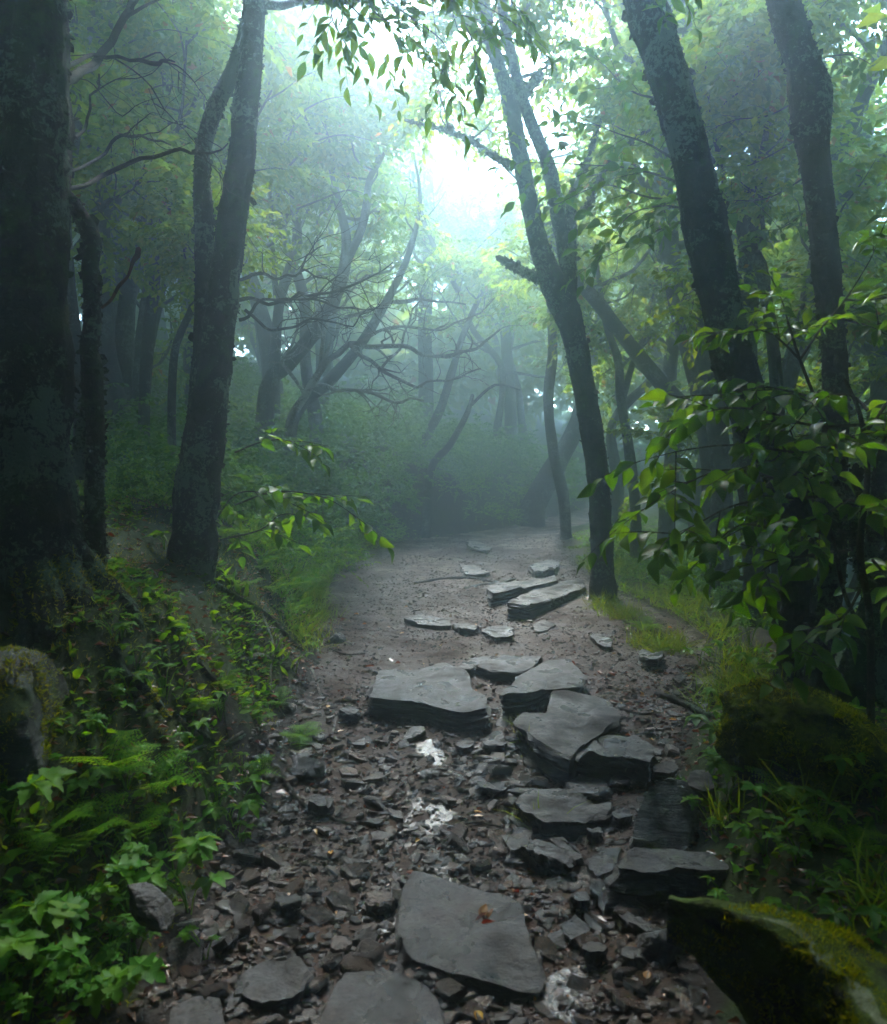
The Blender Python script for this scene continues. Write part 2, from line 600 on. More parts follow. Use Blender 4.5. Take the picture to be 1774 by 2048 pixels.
def rock_material(name, dark, light, moss_amt=0.0, lichen_amt=0.0, wet=.35, moss_c=(.028, .05, .008), lichen_c=(.17, .20, .13), warm=(.048, .036, .027), rnd=False):
    m, n, b = newmat(name)
    tc = n.nodes.new("ShaderNodeTexCoord")
    mp = n.nodes.new("ShaderNodeMapping")
    mp.inputs["Scale"].default_value = (1, 1, 5)
    n.links.new(tc.outputs["Object"], mp.inputs[0])
    f0 = noise(n, 7, 8, .68, vec=mp.outputs[0])
    f1 = noise(n, 55, 6, .7)
    c = ramp(n, f0, [(.34, dark), (.66, light)]).outputs[0]
    c = mixc(n, ramp(n, noise(n, 5, 7, .7), [(.48, (0, 0, 0)), (.66, (.85, .85, .85))]).outputs[0], c, warm)
    c = mixc(n, ramp(n, f1, [(.38, (.9,) * 3), (.52, (0, 0, 0))]).outputs[0], c, tuple(k * .45 for k in dark))
    c = mixc(n, ramp(n, noise(n, 130, 3, .6), [(.66, (0, 0, 0)), (.72, (.6,) * 3)]).outputs[0], c, tuple(min(1, k * 2.6) for k in light))
    c = mixc(n, ramp(n, noise(n, 1.9, 5, .65), [(.42, (.75,) * 3), (.60, (0, 0, 0))]).outputs[0], c, tuple(k * .9 for k in dark))
    if lichen_amt:
        f = noise(n, 9, 6, .65, dist=.6)
        c = mixc(n, ramp(n, f, [(.70 - .25 * lichen_amt, (0, 0, 0)), (.75 - .25 * lichen_amt, (1, 1, 1))]).outputs[0], c, lichen_c)
    if moss_amt:
        f = noise(n, 6, 7, .65)
        c = mixc(n, ramp(n, f, [(.75 - .35 * moss_amt, (0, 0, 0)), (.83 - .35 * moss_amt, (1, 1, 1))]).outputs[0], c, moss_c)
    if rnd:
        g = n.nodes["geo"]
        oi = n.nodes.new("ShaderNodeObjectInfo")
        ad = nd(n, "ShaderNodeMath", operation='ADD')
        n.links.new(g.outputs["Random Per Island"], ad.inputs[0])
        n.links.new(oi.outputs["Random"], ad.inputs[1])
        fr = nd(n, "ShaderNodeMath", operation='FRACT')
        n.links.new(ad.outputs[0], fr.inputs[0])
        tint = ramp(n, fr.outputs[0], [(0, (.45, .45, .47)), (.35, (1.0, 1.0, 1.02)), (.6, (.75, .62, .52)), (.8, (1.5, 1.4, 1.3)), (.93, (1.5, .95, .55)), (1, (2.2, 2.0, 1.8))])
        mm = n.nodes.new("ShaderNodeMix")
        mm.data_type = 'RGBA'
        mm.blend_type = 'MULTIPLY'
        mm.inputs[0].default_value = 1.0
        n.links.new(c, mm.inputs[6])
        n.links.new(tint.outputs[0], mm.inputs[7])
        c = mm.outputs[2]
    n.links.new(c, b.inputs["Base Color"])
    rr = ramp(n, noise(n, 5, 5, .6), [(.38, (wet * .4,) * 3), (.62, (min(1, wet * 1.7),) * 3)])
    n.links.new(rr.outputs[0], b.inputs["Roughness"])
    b.inputs["Specular IOR Level"].default_value = .55 if rnd else .4
    x = bump(n, None, f1, .010, 1.0)
    bump(n, b, f0, .03, 1.0, prev=x)
    return m

M["rock_wet"] = rock_material("rock_wet", (.011, .0096, .0088), (.048, .042, .038), .05, 0, .44)
M["rock_dry"] = rock_material("rock_dry", (.018, .016, .0135), (.056, .049, .041), .25, 0, .6)
M["rock_dark"] = rock_material("rock_dark", (.012, .0115, .011), (.046, .042, .038), .3, .15, .42)
M["rock_mossy"] = rock_material("rock_mossy", (.01, .01, .009), (.035, .034, .03), .95, .5, .6)
M["rock_lichen"] = rock_material("rock_lichen", (.02, .02, .018), (.075, .07, .062), .6, .5, .7, lichen_c=(.085, .095, .075))
M["rock_pale"] = rock_material("rock_pale", (.045, .042, .036), (.14, .13, .112), .5, .2, .6, lichen_c=(.10, .11, .08))
M["stone"] = rock_material("stone", (.024, .0175, .0135), (.092, .068, .050), 0, 0, .22, rnd=True)
M["stone_warm"] = rock_material("stone_warm", (.03, .019, .012), (.085, .052, .030), 0, 0, .32, warm=(.08, .04, .018))
M["gravel"] = rock_material("gravel", (.028, .0155, .009), (.105, .060, .036), 0, 0, .22, rnd=True)
M["gravel_wet"] = rock_material("gravel_wet", (.016, .011, .008), (.060, .042, .030), 0, 0, .085, rnd=True)

def crest_material():
    m, n, b = newmat("rock_crest")
    c = ramp(n, noise(n, 14, 8, .7), [(.35, (.008, .008, .007)), (.65, (.03, .03, .026))]).outputs[0]
    c = mixc(n, ramp(n, noise(n, 7, 8, .7), [(.40, (0, 0, 0)), (.52, (1, 1, 1))]).outputs[0], c, (.045, .070, .006))
    at = n.nodes.new("ShaderNodeAttribute")
    at.attribute_name = "lichen"
    lc = ramp(n, noise(n, 60, 6, .7), [(.3, (.09, .105, .062)), (.7, (.17, .19, .115))]).outputs[0]
    c = mixc(n, ramp(n, at.outputs["Fac"], [(.62, (0, 0, 0)), (.70, (1, 1, 1))]).outputs[0], c, lc)
    n.links.new(c, b.inputs["Base Color"])
    b.inputs["Roughness"].default_value = .85
    b.inputs["Specular IOR Level"].default_value = .15
    x = bump(n, None, noise(n, 70, 7, .75), .012, 1.0)
    bump(n, b, noise(n, 18, 6, .7), .03, 1.0, prev=x)
    return m
M["rock_crest"] = crest_material()
def moss_rock():
    m, n, b = newmat("rock_mossed")
    c = ramp(n, noise(n, 9, 8, .7), [(.35, (.008, .008, .007)), (.65, (.028, .026, .022))]).outputs[0]
    mo = ramp(n, noise(n, 38, 7, .75), [(.3, (.030, .046, .003)), (.7, (.12, .145, .008))]).outputs[0]
    c = mixc(n, ramp(n, noise(n, 5, 8, .72), [(.40, (0, 0, 0)), (.50, (1, 1, 1))]).outputs[0], c, mo)
    n.links.new(c, b.inputs["Base Color"])
    b.inputs["Roughness"].default_value = .95
    b.inputs["Specular IOR Level"].default_value = .05
    x = bump(n, None, noise(n, 60, 7, .75), .02, 1.0)
    bump(n, b, noise(n, 16, 6, .7), .05, 1.0, prev=x)
    return m
M["rock_mossed"] = moss_rock()

def soil_material():
    m, n, b = newmat("soil")
    f = noise(n, 12, 8, .7)
    c = ramp(n, f, [(.3, (.015, .0075, .004)), (.7, (.060, .031, .016))]).outputs[0]
    c = mixc(n, ramp(n, noise(n, 1.3, 3, .5), [(.4, (0, 0, 0)), (.7, (.7,) * 3)]).outputs[0], c, (.036, .021, .013))
    n.links.new(c, b.inputs["Base Color"])
    n.links.new(ramp(n, noise(n, 2.2, 5, .6), [(.36, (.28,) * 3), (.62, (.85,) * 3)]).outputs[0], b.inputs["Roughness"])
    b.inputs['Specular IOR Level'].default_value = .2
    x = bump(n, None, noise(n, 90, 5, .7), .010)
    bump(n, b, f, .03, prev=x)
    return m
M["soil"] = soil_material()

def ground_material():
    m, n, b = newmat("forest_floor")
    at = n.nodes.new("ShaderNodeAttribute")
    at.attribute_name = "moss"
    f = noise(n, 11, 8, .7)
    c = ramp(n, f, [(.3, (.008, .005, .004)), (.72, (.034, .024, .015))]).outputs[0]
    g = noise(n, 26, 6, .7)
    mo = ramp(n, g, [(.3, (.012, .024, .005)), (.7, (.040, .060, .010))]).outputs[0]
    sm = nd(n, "ShaderNodeMath", operation='ADD')
    n.links.new(at.outputs["Fac"], sm.inputs[0])
    n.links.new(noise(n, 4, 7, .65), sm.inputs[1])
    c = mixc(n, ramp(n, half(n, sm.outputs[0]), [(.45, (0, 0, 0)), (.52, (1, 1, 1))]).outputs[0], c, mo)
    n.links.new(c, b.inputs["Base Color"])
    b.inputs["Roughness"].default_value = .8
    b.inputs["Specular IOR Level"].default_value = .2
    x = bump(n, None, noise(n, 70, 6, .75), .02)
    bump(n, b, f, .03, prev=x)
    return m
M["ground"] = ground_material()

def water_material():
    m, n, b = newmat("water")
    n.nodes.remove(b)
    tr = nd(n, "ShaderNodeBsdfTransparent")
    tr.inputs[0].default_value = (.78, .70, .58, 1)
    gl = nd(n, "ShaderNodeBsdfGlossy")
    gl.inputs["Roughness"].default_value = .26
    fr = nd(n, "ShaderNodeFresnel")
    fr.inputs[0].default_value = 1.33
    x = bump(n, None, noise(n, 30, 4, .6), .006, 1.0)
    y = bump(n, None, noise(n, 50, 2, .5), .0004, 1.0, prev=x)
    n.links.new(y.outputs[0], gl.inputs["Normal"])
    n.links.new(y.outputs[0], fr.inputs["Normal"])
    mx = nd(n, "ShaderNodeMixShader")
    n.links.new(fr.outputs[0], mx.inputs[0])
    n.links.new(tr.outputs[0], mx.inputs[1])
    n.links.new(gl.outputs[0], mx.inputs[2])
    n.links.new(mx.outputs[0], n.nodes["Material Output"].inputs["Surface"])
    return m
M["water"] = water_material()

def plain(name, col, rough=.5):
    m, n, b = newmat(name)
    f = noise(n, 20, 4, .6)
    n.links.new(mixc(n, f, col, tuple(c * .6 for c in col)), b.inputs["Base Color"])
    b.inputs["Roughness"].default_value = rough
    return m
M["orange"] = plain("orange", (.8, .10, .03))

# ------------------------------------------------------------------ ground, path, water
def axis(lo, a, b, hi, fine, grow):
    mid = list(np.arange(a, b, fine))
    s, x, left = fine, a, []
    while x > lo:
        s *= grow
        x -= s
        left.append(max(x, lo))
    s, x, right = fine, mid[-1], []
    while x < hi:
        s *= grow
        x += s
        right.append(min(x, hi))
    return np.array(left[::-1] + mid + right)

def grid_faces(nx, ny):
    i = np.arange(ny - 1)[:, None] * nx
    j = np.arange(nx - 1)[None, :]
    return np.stack([i + j, i + j + 1, i + nx + j + 1, i + nx + j], -1).reshape(-1, 4)

gx = axis(-56, -3.4, 3.4, 56, .04, 1.07)
gy = axis(-18, .8, 8.0, 56, .04, 1.05)
GX, GY = np.meshgrid(gx, gy)
GZ = H(GX, GY)
ins = np.minimum(GX - xl(GY), xr(GY) - GX)
GZ2 = GZ - .07 * sstep(.02, .22, ins)
mb = MB().add(np.stack([GX, GY, GZ2], -1).reshape(-1, 3), grid_faces(len(gx), len(gy)))
gme = mb.mesh("ground")
ground = link("ground", gme, M["ground"], kind="structure")
at = gme.attributes.new("moss", 'FLOAT', 'POINT')
out = -ins
mossv = .47 + .25 * fbm2(GX * .8, GY * .8, 3, 77) + .22 * sstep(.1, .9, out) - .6 * sstep(.15, -.1, out)
mossv = mossv - .55 * np.exp(-((GX + .9) ** 2 + (GY - 12.6) ** 2) / 1.2) - .35 * np.exp(-((GX - 1.6) ** 2 + (GY - 5.4) ** 2) / 1.5)
at.data.foreach_set("value", mossv.astype(np.float32).ravel())
GROUND_LOW, GROUND_HIGH = float(GZ2.min()), float(GZ2.max())

py_ = np.concatenate([np.arange(-16, .6, .2), np.arange(.6, 9, .03), np.arange(9, 24, .08)])
pu = np.linspace(-.16, 1.16, 110)
PY, PU = np.meshgrid(py_, pu, indexing='ij')
PX = xl(PY) + PU * (xr(PY) - xl(PY))
oo = np.maximum(-PU, PU - 1) * (xr(PY) - xl(PY))
PZ = H(PX, PY) - .09 * sstep(.0, .22, oo) + .008 * fbm2(PX * 25, PY * 25, 3, 55)
path = link("path", MB().add(np.stack([PX, PY, PZ], -1).reshape(-1, 3), grid_faces(len(pu), len(py_))).mesh("path"), M["soil"], kind="structure")

# a trickle of water running down the middle of the path
def stream_x(y):
    return np.interp(y, [0, 1.6, 2.0, 2.6, 3.1, 3.6, 4.0, 4.5, 5.0], [-.25, -.2, -.22, -.17, -.06, -.05, -.10, -.25, -.45])
wy = np.arange(.4, 4.9, .03)
wu = np.linspace(-1, 1, 25)
WY, WU = np.meshgrid(wy, wu, indexing='ij')
ww = np.interp(wy, [.4, 2, 2.6, 3.0, 3.4, 4.0, 4.9], [.34, .28, .24, .24, .17, .12, .08])[:, None] * (1 + .3 * fbm2(WY * 3, WU * 0 + 3, 3, 71))
WX = stream_x(WY) + WU * ww
cz = H(stream_x(wy), wy)
cz = np.convolve(np.pad(cz, 12, mode='edge'), np.ones(25) / 25, 'valid')
WZ = cz[:, None] - .005 + .004 * fbm2(WX * 9, WY * 9, 2, 72) - .02 * np.abs(WU) ** 4
water = link("water", MB().add(np.stack([WX, WY, WZ], -1).reshape(-1, 3), grid_faces(len(wu), len(wy))).mesh("water"), M["water"], kind="structure")

# the small puddle in the hollow on the right of the front slab
pd = hit(1190, 1990)
a = np.linspace(0, 2 * np.pi, 40, endpoint=False)
rr = 1 + .3 * fbm2(np.cos(a) * 1.5, np.sin(a) * 1.5, 3, 91)
ring = [np.stack([pd[0] + np.cos(a) * .17 * rr * k, pd[1] + np.sin(a) * .13 * rr * k, np.full(40, pd[2] + .001)], -1) for k in (.4, .8, 1.0)]
V = np.vstack([[[pd[0], pd[1], pd[2] + .001]]] + ring)
ii = np.arange(40)
f3 = np.stack([np.zeros(40, int), 1 + ii, 1 + (ii + 1) % 40], -1)
f4 = [np.stack([1 + 40 * k + ii, 41 + 40 * k + ii, 41 + 40 * k + (ii + 1) % 40, 1 + 40 * k + (ii + 1) % 40], -1) for k in (0, 1)]
puddle = link("puddle", MB().add(V, [f3] + f4).mesh("puddle"), M["water"], kind="structure")

# ------------------------------------------------------------------ slabs and rocks
OUTL = []
SLABS = []          # (centre, radius) kept free of small stones
def slab(name, label, px, z=None, thick=.09, vis=None, mat="rock_wet", tilt=(0, 0), seed=0, cat="rock", amp=.014, group=None, skirt=1.03, lift=0.0):
    """a flat stone: outline of its top from pixel rays met with a tilted plane, thickness downward"""
    px = np.array(px, float)
    cpx = px.mean(0)
    c0 = hit(cpx[0], cpx[1], lift)
    rd = ray(*cpx)
    vis = thick * .55 if vis is None else vis
    for _ in range(5):                      # its top stands vis above the soil
        zt_ = H1(c0[0], c0[1]) + vis
        c0 = CAM + rd * min((zt_ - CAMZ) / rd[2], 30)
    nrm = norm(np.array([tilt[0], tilt[1], 1.0]))
    top = []
    for q in px:
        rd = ray(*q)
        top.append(CAM + rd * (np.dot(c0 - CAM, nrm) / np.dot(rd, nrm)))
    top = np.array(top)
    cen = top.mean(0)
    # resample the outline
    cl = np.vstack([top, top[:1]])
    seg = np.linalg.norm(np.diff(cl, axis=0), axis=1)
    cum = np.concatenate([[0], np.cumsum(seg)])
    n = 72
    s = np.linspace(0, cum[-1], n, endpoint=False)
    o = np.stack([np.interp(s, cum, cl[:, k]) for k in range(3)], -1)
    o = .25 * np.roll(o, 1, 0) + .5 * o + .25 * np.roll(o, -1, 0)
    rad = np.linalg.norm(o - cen, axis=1).mean()
    o = o + norm(o - cen) * (rad * .06 * fbm(o * 9 / max(rad, .1) * .3, 3, seed))[:, None]
    rings = []
    for k in (.12, .25, .38, .5, .62, .73, .83, .92, .985):
        rings.append(cen + (o - cen) * k)
    P = [np.array([cen])] + rings
    edge = .006 + thick * .05
    rings2 = [(1.0, -edge * .35), (1.006, -edge)]
    kk = 1.006
    rsl = np.random.RandomState(seed + 300)
    for t_ in np.linspace(.18, 1.0, 12):
        kk = 1.0 + rsl.uniform(-.035, .03) + (skirt - 1) * t_
        rings2.append((kk, -thick * t_))
    rings2.append((.8, -thick * 1.25))
    for k, dz in rings2:
        q = cen + (o - cen) * k
        jag = fbm(np.stack([np.arange(n) * .35, np.full(n, dz * 40), np.zeros(n)], -1), 3, seed + 5)
        q = q + norm(o - cen) * (jag * thick * .16)[:, None]
        q[:, 2] += dz * (1 + .15 * fbm(o * 4, 2, seed + 2))
        P.append(q)
    V = np.vstack(P)
    ntop = 1 + 9 * n
    d = amp * (fbm(V[:ntop] * 5 / max(rad, .2) * .4, 4, seed + 1) * 1.6 + .6 * np.abs(fbm(V[:ntop] * 14, 3, seed + 8)))
    lay = fbm(V[:ntop] * np.array([3, 3, 3]) + seed, 2, seed + 12)
    d = d + amp * .9 * sstep(.12, .18, lay)
    V[:ntop, 2] += d
    i = np.arange(n)
    faces = [np.stack([np.zeros(n, int), 1 + i, 1 + (i + 1) % n], -1)]
    for k in range(len(P) - 2):
        a0, b0 = 1 + k * n, 1 + (k + 1) * n
        faces.append(np.stack([a0 + i, b0 + i, b0 + (i + 1) % n, a0 + (i + 1) % n], -1))
    # orientation: make the top face up
    v0, v1, v2 = V[0], V[1], V[2]
    if np.cross(v1 - v0, v2 - v0)[2] < 0:
        faces = [f[:, ::-1] for f in faces]
    side = V[1 + 9 * n:]
    sc_ = np.array([4, 4, 40.0])
    lay = fbm(side * sc_ + seed, 3, seed + 6)
    V[1 + 9 * n:] = side + norm((side - cen) * [1, 1, 0]) * (np.round(lay * 5) / 5 * thick * .30)[:, None]
    me = MB().add(V, faces).mesh(name, smooth=True, origin=cen)
    me.set_sharp_from_angle(angle=math.radians(32))
    ob = link(name, me, M[mat], loc=cen)
    tag(ob, label, cat, group)
    SLABS.append((cen, rad * 1.0))
    OUTL.append(o)
    return ob

def ico(sub):
    t = (1 + 5 ** .5) / 2
    v = norm(np.array([(-1, t, 0), (1, t, 0), (-1, -t, 0), (1, -t, 0), (0, -1, t), (0, 1, t), (0, -1, -t), (0, 1, -t), (t, 0, -1), (t, 0, 1), (-t, 0, -1), (-t, 0, 1)], float))
    f = np.array([(0, 11, 5), (0, 5, 1), (0, 1, 7), (0, 7, 10), (0, 10, 11), (1, 5, 9), (5, 11, 4), (11, 10, 2), (10, 7, 6), (7, 1, 8), (3, 9, 4), (3, 4, 2), (3, 2, 6), (3, 6, 8), (3, 8, 9), (4, 9, 5), (2, 4, 11), (6, 2, 10), (8, 6, 7), (9, 8, 1)])
    for _ in range(sub):
        e = np.sort(np.concatenate([f[:, [0, 1]], f[:, [1, 2]], f[:, [2, 0]]]), 1)
        u, inv = np.unique(e, axis=0, return_inverse=True)
        inv = inv.reshape(-1)
        mid = norm((v[u[:, 0]] + v[u[:, 1]]) / 2) + 0
        k = len(f)
        a, b, c = inv[:k] + len(v), inv[k:2 * k] + len(v), inv[2 * k:] + len(v)
        f = np.concatenate([np.stack([f[:, 0], a, c], 1), np.stack([f[:, 1], b, a], 1), np.stack([f[:, 2], c, b], 1), np.stack([a, b, c], 1)])
        v = np.vstack([v, mid])
    return v, f
ICO = {k: ico(k) for k in (1, 2, 4, 5)}

def rot3(e):
    return np.array(Matrix.Rotation(e[2], 3, 'Z') @ Matrix.Rotation(e[1], 3, 'Y') @ Matrix.Rotation(e[0], 3, 'X'))

def boulder_geo(size, rot=(0, 0, 0), seed=0, rough=.16, planes=7, sub=5):
    rs = np.random.RandomState(seed)
    v, f = ICO[sub]
    v = v.copy()
    r = np.ones(len(v))
    for _ in range(planes):                     # cut faces
        nn = norm(rs.normal(0, 1, 3))
        h = rs.uniform(.62, .88)
        dd = v @ nn
        r = np.where(dd > 1e-3, np.minimum(r, h / np.maximum(dd, 1e-3)), r)
    v = v * r[:, None]
    v = v * (1 + rough * fbm(v * 1.6 + seed, 4, seed) + rough * .35 * fbm(v * 7 + seed, 4, seed + 4))[:, None]
    v = v * np.asarray(size)[None, :]
    return v @ rot3(rot).T, f

def boulder(name, label, px, size, rot=(0, 0, 0), mat="rock_dark", seed=0, sink=.25, rough=.16, planes=7, d=None, cat="rock"):
    """px: the pixel at the boulder's middle"""
    v, f = boulder_geo(size, rot, seed, rough, planes, 5 if max(size) > .2 else 4)
    if d is None:
        g = hit(px[0], px[1])
        c = g + np.array([0, 0, size[2] * (1 - 2 * sink) * .0])
    else:
        c = pt(px[0], px[1], d)
    o = link(name, MB().add(v, f).mesh(name), M[mat], loc=c)
    tag(o, label, cat)
    SLABS.append((c, max(size[0], size[1]) * .9))
    return o, v + c, f

slab("flat_rock", "broad grey slab in front with brown curled leaf on it", [(822, 1738), (870, 1752), (935, 1772), (1005, 1788), (1042, 1812), (1062, 1880), (1088, 1955), (1078, 1985), (1000, 1972), (905, 1945), (812, 1915), (795, 1860), (800, 1800)], z=.055, thick=.085, mat="rock_wet", tilt=(-.03, -.05), seed=1)
slab("flat_rock", "shiny wet slab at the bottom edge under the front slab", [(690, 1942), (790, 1945), (850, 1962), (880, 2010), (896, 2060), (880, 2150), (640, 2150), (640, 2050), (662, 1985)], z=.0, thick=.08, mat="rock_wet", tilt=(.05, .02), seed=2)
slab("flat_rock", "small brown-grey slab beside the bottom left trickle", [(485, 1945), (540, 1918), (600, 1925), (618, 1950), (590, 1990), (520, 2000), (470, 1985)], z=.01, thick=.06, mat="rock_wet", seed=3)
slab("flat_rock", "flat dark slab at the bottom edge left of the trickle", [(345, 2015), (400, 1992), (440, 2000), (450, 2060), (400, 2100), (330, 2090)], z=.03, thick=.06, mat="rock_wet", seed=4)
slab("step_rock", "large pale grey step slab left in the row across the path", [(760, 1338), (820, 1340), (890, 1326), (940, 1350), (946, 1384), (975, 1400), (978, 1422), (925, 1428), (850, 1410), (735, 1402), (746, 1374)], z=.245, thick=.13, mat="rock_wet", tilt=(.02, -.06), seed=5, amp=.016)
slab("step_rock", "flat step stone behind the gap between two larger step slabs", [(953, 1330), (1000, 1309), (1085, 1314), (1062, 1336), (1035, 1343), (985, 1340)], z=.27, thick=.10, mat="rock_wet", tilt=(0, -.05), seed=6)
slab("flat_rock", "thin low plate touching the back of the step slab", [(912, 1336), (945, 1316), (985, 1312), (960, 1330), (940, 1342)], z=.20, thick=.05, mat="rock_wet", seed=7)
slab("step_rock", "rounded grey step stone with mossy dark front edge", [(998, 1396), (1042, 1350), (1090, 1322), (1140, 1317), (1168, 1350), (1164, 1368), (1100, 1374), (1055, 1390)], z=.285, thick=.16, mat="rock_wet", tilt=(.04, -.10), seed=8)
slab("step_rock", "tan grey notched slab lowest in the row of steps", [(1110, 1372), (1160, 1385), (1220, 1405), (1235, 1425), (1228, 1452), (1190, 1478), (1140, 1520), (1095, 1500), (1034, 1446), (1046, 1430), (1090, 1428)], z=.255, thick=.19, mat="rock_dry", tilt=(.06, -.05), seed=9)
slab("layered_rock", "dark layered rock with splintered edge against the notched slab", [(1136, 1494), (1180, 1474), (1270, 1474), (1312, 1500), (1300, 1530), (1240, 1516), (1160, 1508)], z=.25, thick=.17, mat="rock_dark", tilt=(.02, .08), seed=10, amp=.02)
slab("flat_rock", "dark rock tucked under the layered rock", [(1130, 1560), (1160, 1548), (1210, 1560), (1220, 1585), (1180, 1590), (1140, 1580)], z=.11, thick=.10, mat="rock_dark", tilt=(0, .1), seed=11)
slab("flat_rock", "wide low wet rock with mossy spot below the layered rock", [(1028, 1602), (1065, 1576), (1110, 1580), (1160, 1590), (1215, 1600), (1228, 1625), (1170, 1645), (1090, 1650), (1045, 1625)], z=.105, thick=.13, mat="rock_dry", tilt=(.02, -.04), seed=12, amp=.02)
slab("flat_rock", "tilted wedge rock with dark front beside the trickle", [(1042, 1690), (1075, 1680), (1110, 1695), (1142, 1715), (1132, 1730), (1090, 1712)], z=.13, thick=.15, mat="rock_dark", tilt=(-.05, -.1), seed=13)
slab("flat_rock", "small slanted rock behind the tilted wedge rock", [(1095, 1676), (1125, 1672), (1155, 1690), (1165, 1714), (1148, 1718), (1120, 1694)], z=.14, thick=.11, mat="rock_dark", tilt=(-.05, -.1), seed=14)
slab("flat_rock", "light wet plate with yellow leaf left of the dark block", [(1172, 1722), (1205, 1698), (1242, 1700), (1228, 1735), (1195, 1752)], z=.10, thick=.06, mat="rock_wet", seed=15)
slab("flat_rock", "grey low stone between wedge rock and wide low rock", [(1002, 1668), (1030, 1652), (1065, 1660), (1062, 1690), (1020, 1700)], z=.07, thick=.08, mat="rock_dry", seed=16)
slab("block_rock", "big dark block leaning against the right bank", [(1232, 1722), (1270, 1704), (1340, 1700), (1425, 1712), (1462, 1742), (1400, 1752), (1300, 1745), (1238, 1738)], z=.23, thick=.20, mat="rock_dark", tilt=(0, .06), seed=17)
slab("flat_rock", "long reddish grey splinter below the dark block", [(1235, 1822), (1250, 1818), (1300, 1850), (1335, 1878), (1310, 1880), (1262, 1850)], z=.08, thick=.05, mat="rock_dry", tilt=(.1, 0), seed=18)
slab("flat_rock", "dark flat stone beside the right edge of the front slab", [(1122, 1850), (1150, 1838), (1180, 1862), (1178, 1880), (1140, 1876)], z=.05, thick=.06, mat="rock_dark", seed=19)
slab("layered_rock", "long pale split rock at the foot of the mid-path tree", [(1012, 1205), (1050, 1185), (1110, 1170), (1165, 1160), (1172, 1178), (1120, 1192), (1060, 1210)], z=.50, thick=.16, mat="rock_dry", tilt=(.05, 0), seed=20, amp=.02)
slab("layered_rock", "flat-topped rock behind the long split rock", [(972, 1178), (1000, 1166), (1060, 1160), (1112, 1152), (1118, 1166), (1060, 1176), (985, 1192)], z=.46, thick=.16, mat="rock_dry", seed=21, amp=.02)
slab("flat_rock", "thin dark shelf of rock crossing the dirt path", [(805, 1240), (840, 1232), (890, 1240), (905, 1250), (870, 1252), (830, 1246)], z=.30, thick=.07, mat="rock_dark", seed=22)
slab("flat_rock", "narrow dark rock plate right of the thin shelf", [(905, 1250), (935, 1246), (960, 1256), (950, 1264), (920, 1260)], z=.29, thick=.06, mat="rock_dark", seed=23)
slab("flat_rock", "oblong brown plate at the right end of the shelf", [(962, 1264), (990, 1256), (1028, 1258), (1026, 1272), (990, 1274)], z=.29, thick=.05, mat="rock_dark", seed=24)
slab("flat_rock", "pale plate lying alone right of the split rock", [(1066, 1250), (1085, 1240), (1112, 1248), (1095, 1260), (1070, 1262)], z=.29, thick=.03, mat="rock_dry", seed=25)
slab("flat_rock", "splintered dark stone on bare soil near the right ferns", [(1180, 1272), (1200, 1266), (1225, 1282), (1222, 1296), (1196, 1288)], thick=.05, mat="rock_dark", seed=26, lift=.03)
slab("flat_rock", "small light stone on bare soil near the right grass", [(1345, 1354), (1362, 1346), (1372, 1356), (1358, 1366)], thick=.04, mat="rock_dry", seed=27, lift=.03)
slab("flat_rock", "dark stone with sprout beside the right grass", [(1385, 1362), (1410, 1350), (1434, 1352), (1430, 1372), (1400, 1374)], thick=.06, mat="rock_dark", seed=28, lift=.04)
slab("flat_rock", "dark stepping stone half buried far along the path", [(930, 1084), (950, 1080), (985, 1096), (975, 1104), (940, 1096)], thick=.10, vis=.03, mat="rock_dark", seed=29, lift=.06)
slab("flat_rock", "half-buried dark stone below the far stepping stone", [(920, 1134), (955, 1132), (980, 1144), (960, 1150), (930, 1146)], thick=.10, vis=.03, mat="rock_dark", seed=30, lift=.05)
slab("layered_rock", "ferny rock ledge at the right side of the far path", [(1058, 1130), (1090, 1120), (1120, 1126), (1110, 1140), (1070, 1146)], thick=.12, mat="rock_dark", seed=31, lift=.10)

